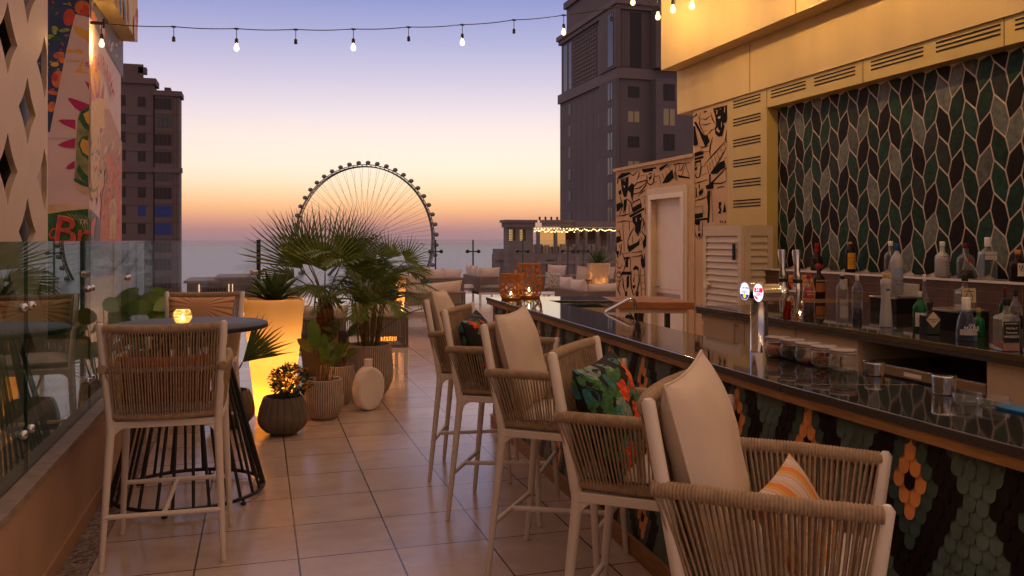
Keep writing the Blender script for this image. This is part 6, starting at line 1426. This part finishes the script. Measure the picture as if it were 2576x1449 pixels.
for k in range(12):
    y0 = 247+44.9*k; a = LT(389.5,y0); b = LT(431.5,y0+29); win(t, a.x, b.x, b.z, a.z, YL, win_blue if k in (6,7) else (win_dark, win_sky)[k % 3 == 1], mull=3)
    y0 = 243+45.6*k; a = LT(347,y0,YL+.5); b = LT(366,y0+26,YL+.5); win(t, a.x, b.x, b.z, a.z, YL+.5, win_blue if k in (6,) else win_dark, mull=1)
    y0 = 238+46*k; a = LT(285,y0,YL+.5); b = LT(316,y0+28,YL+.5); win(t, a.x, b.x, b.z, a.z, YL+.5, win_dark, mull=1)
g = G()
for k in range(13):
    z = LT(420, 240+44.9*k).z-.2
    if k: g.box(A.x,B_.x+.03,YL-.05,YL,z-.06,z+.06); g.box(C_.x,D_.x-.38,YL+.45,YL+.5,z-.3,z-.18)
for px in (436, 444): x_ = LT(px,300).x; g.box(x_-.06,x_+.06,YL-.04,YL,-20,A.z)
g.build('floor_line', mat('tower joint line', (.10,.08,.08), .9, var=0), t)
# right tower
t = thing('hotel_tower', 'tall grey hotel tower with dark windows behind the mural wall', 'tower', (0,0,0)); TX, TY, TY2 = 45.8, 104.3, 126.9
G().box(TX,TX+40,TY,TY2,-58,23.1).build('wall', tower_r, t)
G().box(TX-.3,TX+40,TY-.3,TY2+.35,23.1,24.5).build('cornice', tower_band, t)
G().box(TX+.2,TX+40,TY+.2,TY2-.1,24.5,32.4).build('wall', tower_r, t)
G().box(TX-.2,TX+40,TY-.2,TY2+.3,32.4,33.0).box(TX-.5,TX+40,TY-.5,TY2+.5,33.0,33.7).build('cornice', tower_band, t)
G().box(TX+.8,TX+40,TY+1,TY2-.8,33.7,38.0).box(TX+.4,TX+40,TY+.6,TY2-.4,38.0,39.0).box(TX+4,TX+40,TY+2,TY2-4,39.0,60).build('roof_block', tower_r, t)
# corner pier standing proud of the long face
yb = on_x(1515, 300, TX).y
G().box(TX-.5,TX+.01,TY-.4,yb,-58,23.08).box(TX-.5,TX+.19,TY-.4,yb,24.52,32.38).build('corner_pier', tower_r, t)
xb = on_y(1637, 300, TY).x; G().box(xb,xb+30,TY-1.6,TY+.01,-58,23.08).box(xb,xb+30,TY-1.6,TY+.01,24.52,32.38).build('bay', tower_r, t)
def W3(px0, px1, zc, h, plane, val, m, mull=1):
    if plane == 'x': a = on_x(px0, 300, val).y; b = on_x(px1, 300, val).y; return win(t, min(a,b), max(a,b), zc-h/2, zc+h/2, val, m, 'x', mull)
    a = on_y(px0, 300, val).x; b = on_y(px1, 300, val).x; return win(t, a, b, zc-h/2, zc+h/2, val, m, 'y', mull)
rw = random.Random(8)
for k in range(13):
    zc = 21.6-3.34*k
    if zc < -21: break
    W3(1431, 1436.5, zc, 1.7, 'x', TX, win_dark, 0)
    W3(1507, 1513, zc, 1.75, 'x', TX, win_warm if k in (1,3) else win_dark, 0)
    W3(1530, 1541.5, zc-.1, 2.3, 'x', TX-.5, win_sky, 1)
    W3(1580, 1608, zc-.2, 1.45, 'y', TY-.0, (win_warm if k in (1,3) else win_dark), 1)
    W3(1669, 1697, zc-.3, 2.2, 'y', TY-1.6, (win_warm if k in (1,) else win_dark), 1)
for k in range(4): W3(*(((1419,1428),(1432,1438.5),(1507,1514.5))[k] if k < 3 else (1530,1543)), 28.4, 7.2 if k < 3 else 7.0, 'x', TX+.2 if k < 3 else TX-.5, win_sky, 0)
W3(1585, 1613, 28.4, 7.4, 'y', TY+.2, win_dark, 0)
g = G(); y0 = on_x(1441, 300, TX+.2).y; y1 = on_x(1503, 300, TX+.2).y
for k in range(15): y = y0+(y1-y0)*(k+.5)/15; g.box(TX+.1,TX+.2,y-.08,y+.08,24.8,32.2)
for k in range(13): z = 24.9+k*.6; g.box(TX+.08,TX+.2,y1,y0,z-.07,z+.07)
for k in range(6): x = on_y(1560+k*4,300,TY+.2).x; g.box(x-.07,x+.07,TY+.1,TY+.2,24.8,32.2)
g.build('lattice_panel', tower_band, t)
g = G(); jl = mat('hotel joint line', (.15,.13,.155), .9, var=0)
for k in range(13):
    z = 23.1-3.34*k-.2; g.box(TX-.02,TX,TY,TY2,z-.05,z+.05); g.box(TX-.52,TX-.5,TY-.4,yb,z-.05,z+.05); g.box(TX,xb,TY-.02,TY,z-.05,z+.05); g.box(xb,xb+30,TY-1.62,TY-1.6,z-.05,z+.05)
for px in (1449, 1463, 1477, 1492): y = on_x(px,300,TX).y; g.box(TX-.02,TX,y-.05,y+.05,-30,23)
g.build('joint_line', jl, t)
# ---------------------------------------------------------------- rooftop pavilion with two lattice windows
KY = 70.0
def KP(px, py, y=KY): return on_y(px, py, y)
t = thing('rooftop_pavilion', 'dark rooftop pavilion with two glowing lattice windows beside the restaurant terrace', 'building', (0,0,0))
a = KP(1278,603); b = KP(1341,603); zt = KP(1300,572).z; zz = KP(1300,553).z; zb = KP(1300,760).z
x0, x1 = a.x, b.x; wa = KP(1281,0).x; wb = KP(1293,0).x; wc_ = KP(1306,0).x; wd = KP(1322,0).x; wlo = KP(1300,606).z; whi = KP(1300,577).z
G().box(x0,KP(1281,0).x,KY,KY+1.4,wlo,whi).box(KP(1297,0).x,KP(1308,0).x,KY,KY+1.4,wlo,whi).box(KP(1323,0).x,x1,KY,KY+1.4,wlo,whi).box(x0,x1,KY,KY+1.4,zb,wlo).box(x0,x1,KY,KY+1.4,whi,zt).build('wall', concrete, t)
G().box(x0-.15,x1+.15,KY-.15,KY+1.5,zt,KP(1300,560).z).box(x0-.3,x1+.3,KY-.3,KY+1.6,KP(1300,560).z,zz).build('roof', concrete, t)
for (p0, p1) in ((1281,1297),(1308,1323)):
    X0, X1 = KP(p0,0).x, KP(p1,0).x; w_ = G().box(X0,X1,KY+1.0,KY+1.05,wlo,whi).build('window', emis('warm lattice light', (1,.62,.2), .8) if p0 == 1281 else MATS['warm lattice light'], t)
    g = G(); nx = 5; nz = 7
    for i in range(nx+1):
        for k in range(nz+1):
            cx_ = X0+(X1-X0)*i/nx; cz_ = wlo+(whi-wlo)*k/nz; hx = (X1-X0)/nx*.5; hz = (whi-wlo)/nz*.5
            g.prism([(cx_-hx*.98, cz_), (cx_, cz_-hz*.98), (cx_+hx*.98, cz_), (cx_, cz_+hz*.98)], -.06, 0, X=Matrix(((1,0,0,0),(0,0,1,KY+.5),(0,1,0,0),(0,0,0,1))) )
    g.build('lattice', concrete, w_)
# ---------------------------------------------------------------- restaurant terrace building
RY = 78.0
def RP(px, py, y=RY): return on_y(px, py, y)
t = thing('restaurant_building', 'stone building with a rooftop restaurant terrace hung with lights', 'building', (0,0,0))
dk = RP(1400, 638).z
g = G(); g.box(RP(1258,0).x,RP(1700,0).x,RY,RY+3,-58,dk-.02); g.box(RP(1253,0).x,RP(1300,0).x,RY-.5,RY+2,dk-.6,RP(1300,626).z); g.box(RP(1256,0).x,RP(1345,0).x,RY-.3,RY,dk-2.2,dk-.6); g.build('wall', concrete, t)
g = G(); g.box(RP(1350,0).x,RP(1700,0).x,RY-.15,RY,dk-1.0,dk-.75); g.box(RP(1350,0).x,RP(1700,0).x,RY-.25,RY,dk-2.6,dk-2.3)
for px in (1332, 1400, 1446, 1500): g.box(RP(px,0).x,RP(px+11,0).x,RY-.2,RY,dk-6,dk-.3)
g.build('stone_band', mat('lighter stone', (.27,.235,.23), .85, var=.08), t)
for (p0, p1, h0, h1, m_) in ((1374,1393,653,700,win_dark),(1462,1476,675,700,win_sky),(1284,1290,640,700,win_dark),(1520,1535,660,700,win_dark)):
    win(t, RP(p0,0).x, RP(p1,0).x, RP(p0,h1).z, RP(p0,h0).z, RY, m_, mull=0)
roof = G(); roof.box(RP(1376,0).x,RP(1700,0).x,RY+.6,RY+1.6,RP(1400,570).z,RP(1400,560).z); roof.box(RP(1372,0).x,RP(1452,0).x,RY+.5,RY+1.7,RP(1400,560).z,RP(1400,553).z); roof.box(RP(1452,0).x,RP(1560,0).x,RY+.4,RY+5,RP(1400,570).z,RP(1400,556).z); roof.build('roof', concrete, t)
pg = G()
for k in range(34): x = RP(1345,0).x+k*(RP(1450,0).x-RP(1345,0).x)/33; pg.box(x-.05,x+.05,RY+.2,RY+3,RP(1400,577).z,RP(1400,575).z)
for k in range(20): x = RP(1452,0).x+k*(RP(1550,0).x-RP(1452,0).x)/19; pg.box(x-.05,x+.05,RY+.2,RY+3,RP(1400,573).z,RP(1400,571).z)
pg.box(RP(1345,0).x,RP(1450,0).x,RY+.15,RY+.3,RP(1400,579).z,RP(1400,577).z); pg.build('pergola', white_metal, t)
for px in (1355, 1399, 1455, 1475, 1505, 1538): G().box(RP(px,0).x,RP(px+6,0).x,RY+.3,RY+.8,dk,RP(px,577).z).build('column', tower_band, t)
G().box(RP(1376,0).x,RP(1449,0).x,RY+3,RY+3.2,dk,RP(1400,574).z).build('glowing_back_wall', mat('plaster with lamplight glow', (.62,.45,.28), .8, emit=(1,.48,.14), es=.42), t)  # lamplight on this wall is put in as low emission
G().box(RP(1449,0).x,RP(1560,0).x,RY+3.4,RY+3.6,dk,RP(1400,574).z).build('dark_back_wall', wood_dark, t)
for k in range(4): p0 = 1459+k*24; G().box(RP(p0,0).x,RP(p0+13,0).x,RY+3.3,RY+3.4,dk+.2,dk+1.7).build('shelf_panel', wood_trim if k % 2 else wood_dark, t)
rb = random.Random(5)
for k in range(24): px = 1348+k*8.4+rb.uniform(-2,2); w_ = RP(px,0).x; G().box(w_-.22,w_+.22,RY+.7,RY+1.1,dk+.01,dk+rb.uniform(.6,.95)).build('chair', mat('terrace chair', (.42,.34,.22), .7) if k == 0 else MATS['terrace chair'], t)
pane(t, (RP(1346,0).x,RY+.1,0), (RP(1560,0).x,RY+.1,0), dk, RP(1400,613).z, far_glass)
for k in range(4): x = RP(1374+15*k,0).x; G().tube([(x,RY+2,RP(1400,553).z),(x,RY+2,RP(1400,544).z)], .10, 8).build('vent_pipe', black_metal, t)
st_ = thing('string_lights', 'tiny warm string lights along the far restaurant pergola', 'string lights', (0,0,0)); g = G()
for k in range(26): px = 1346+k*4.1+rb.uniform(-1,1); p = RP(px, 581+rb.uniform(-3,3), RY+.1); G().sphere(p, .062, 6, 4).build('bulb', lamp_fill, st_)
for k in range(34): px = 1452+k*2.9+rb.uniform(-1,1); p = RP(px, 576+4*abs(math.sin(k*.45))+rb.uniform(-1.5,1.5), RY+.1); G().sphere(p, .052, 6, 4).build('bulb', lamp_fill, st_)
for k in range(14): px = 1346+k*8; p = RP(px, 575, RY+.2); G().sphere(p, .05, 6, 4).build('bulb', lamp_fill, st_)
# ---------------------------------------------------------------- low waterside buildings seen over the left chair
JY = 330.0
def JP(px, py): return on_y(px, py, JY)
t = thing('waterside_building', 'low waterside building with flat roof and lit columns below the terrace', 'building', (0,0,0))
x0, x1 = JP(470,0).x, JP(640,0).x; z1 = JP(500,712).z; z0 = -58
G().box(x0,JP(548,0).x,JY,JY+30,z0,z1).build('wall', concrete, t); G().box(JP(548,0).x,x1,JY+3,JY+30,z0,JP(500,702).z).build('wall', concrete, t)
G().box(x0-1,JP(552,0).x,JY-2,JY+30,z1,z1+.9).box(JP(540,0).x,x1+1,JY-1,JY+30,JP(500,702).z,JP(500,698).z).build('roof', concrete, t)
for px in (500, 575, 584): G().box(JP(px,0).x,JP(px+2,0).x,JY-.4,JY-.1,z0,z1-.5).build('lit_column', emis('lit column', (1,.66,.36), 1.4) if px == 500 else MATS['lit column'], t)
for k in range(9): px = 508+k*7; G().box(JP(px,0).x,JP(px+5,0).x,JY-.3,JY-.05,z1-9,z1-2).build('window', win_dark if k % 3 else win_sky, t)
# ================================================================ HAZE over the sea
hz = G().box(-12000,12000,-400,14000,-60,160).build('haze', [])
hm = bpy.data.materials.new('dusk haze'); hm.use_nodes = True; n = hm.node_tree; n.nodes.clear()
o = n.nodes.new('ShaderNodeOutputMaterial'); v = n.nodes.new('ShaderNodeVolumePrincipled'); v.inputs['Density'].default_value = .000045; v.inputs['Color'].default_value = (.92,.88,.90,1)
n.links.new(v.outputs[0], o.inputs['Volume']); hz.data.materials.append(hm); tag(hz, kind='stuff')
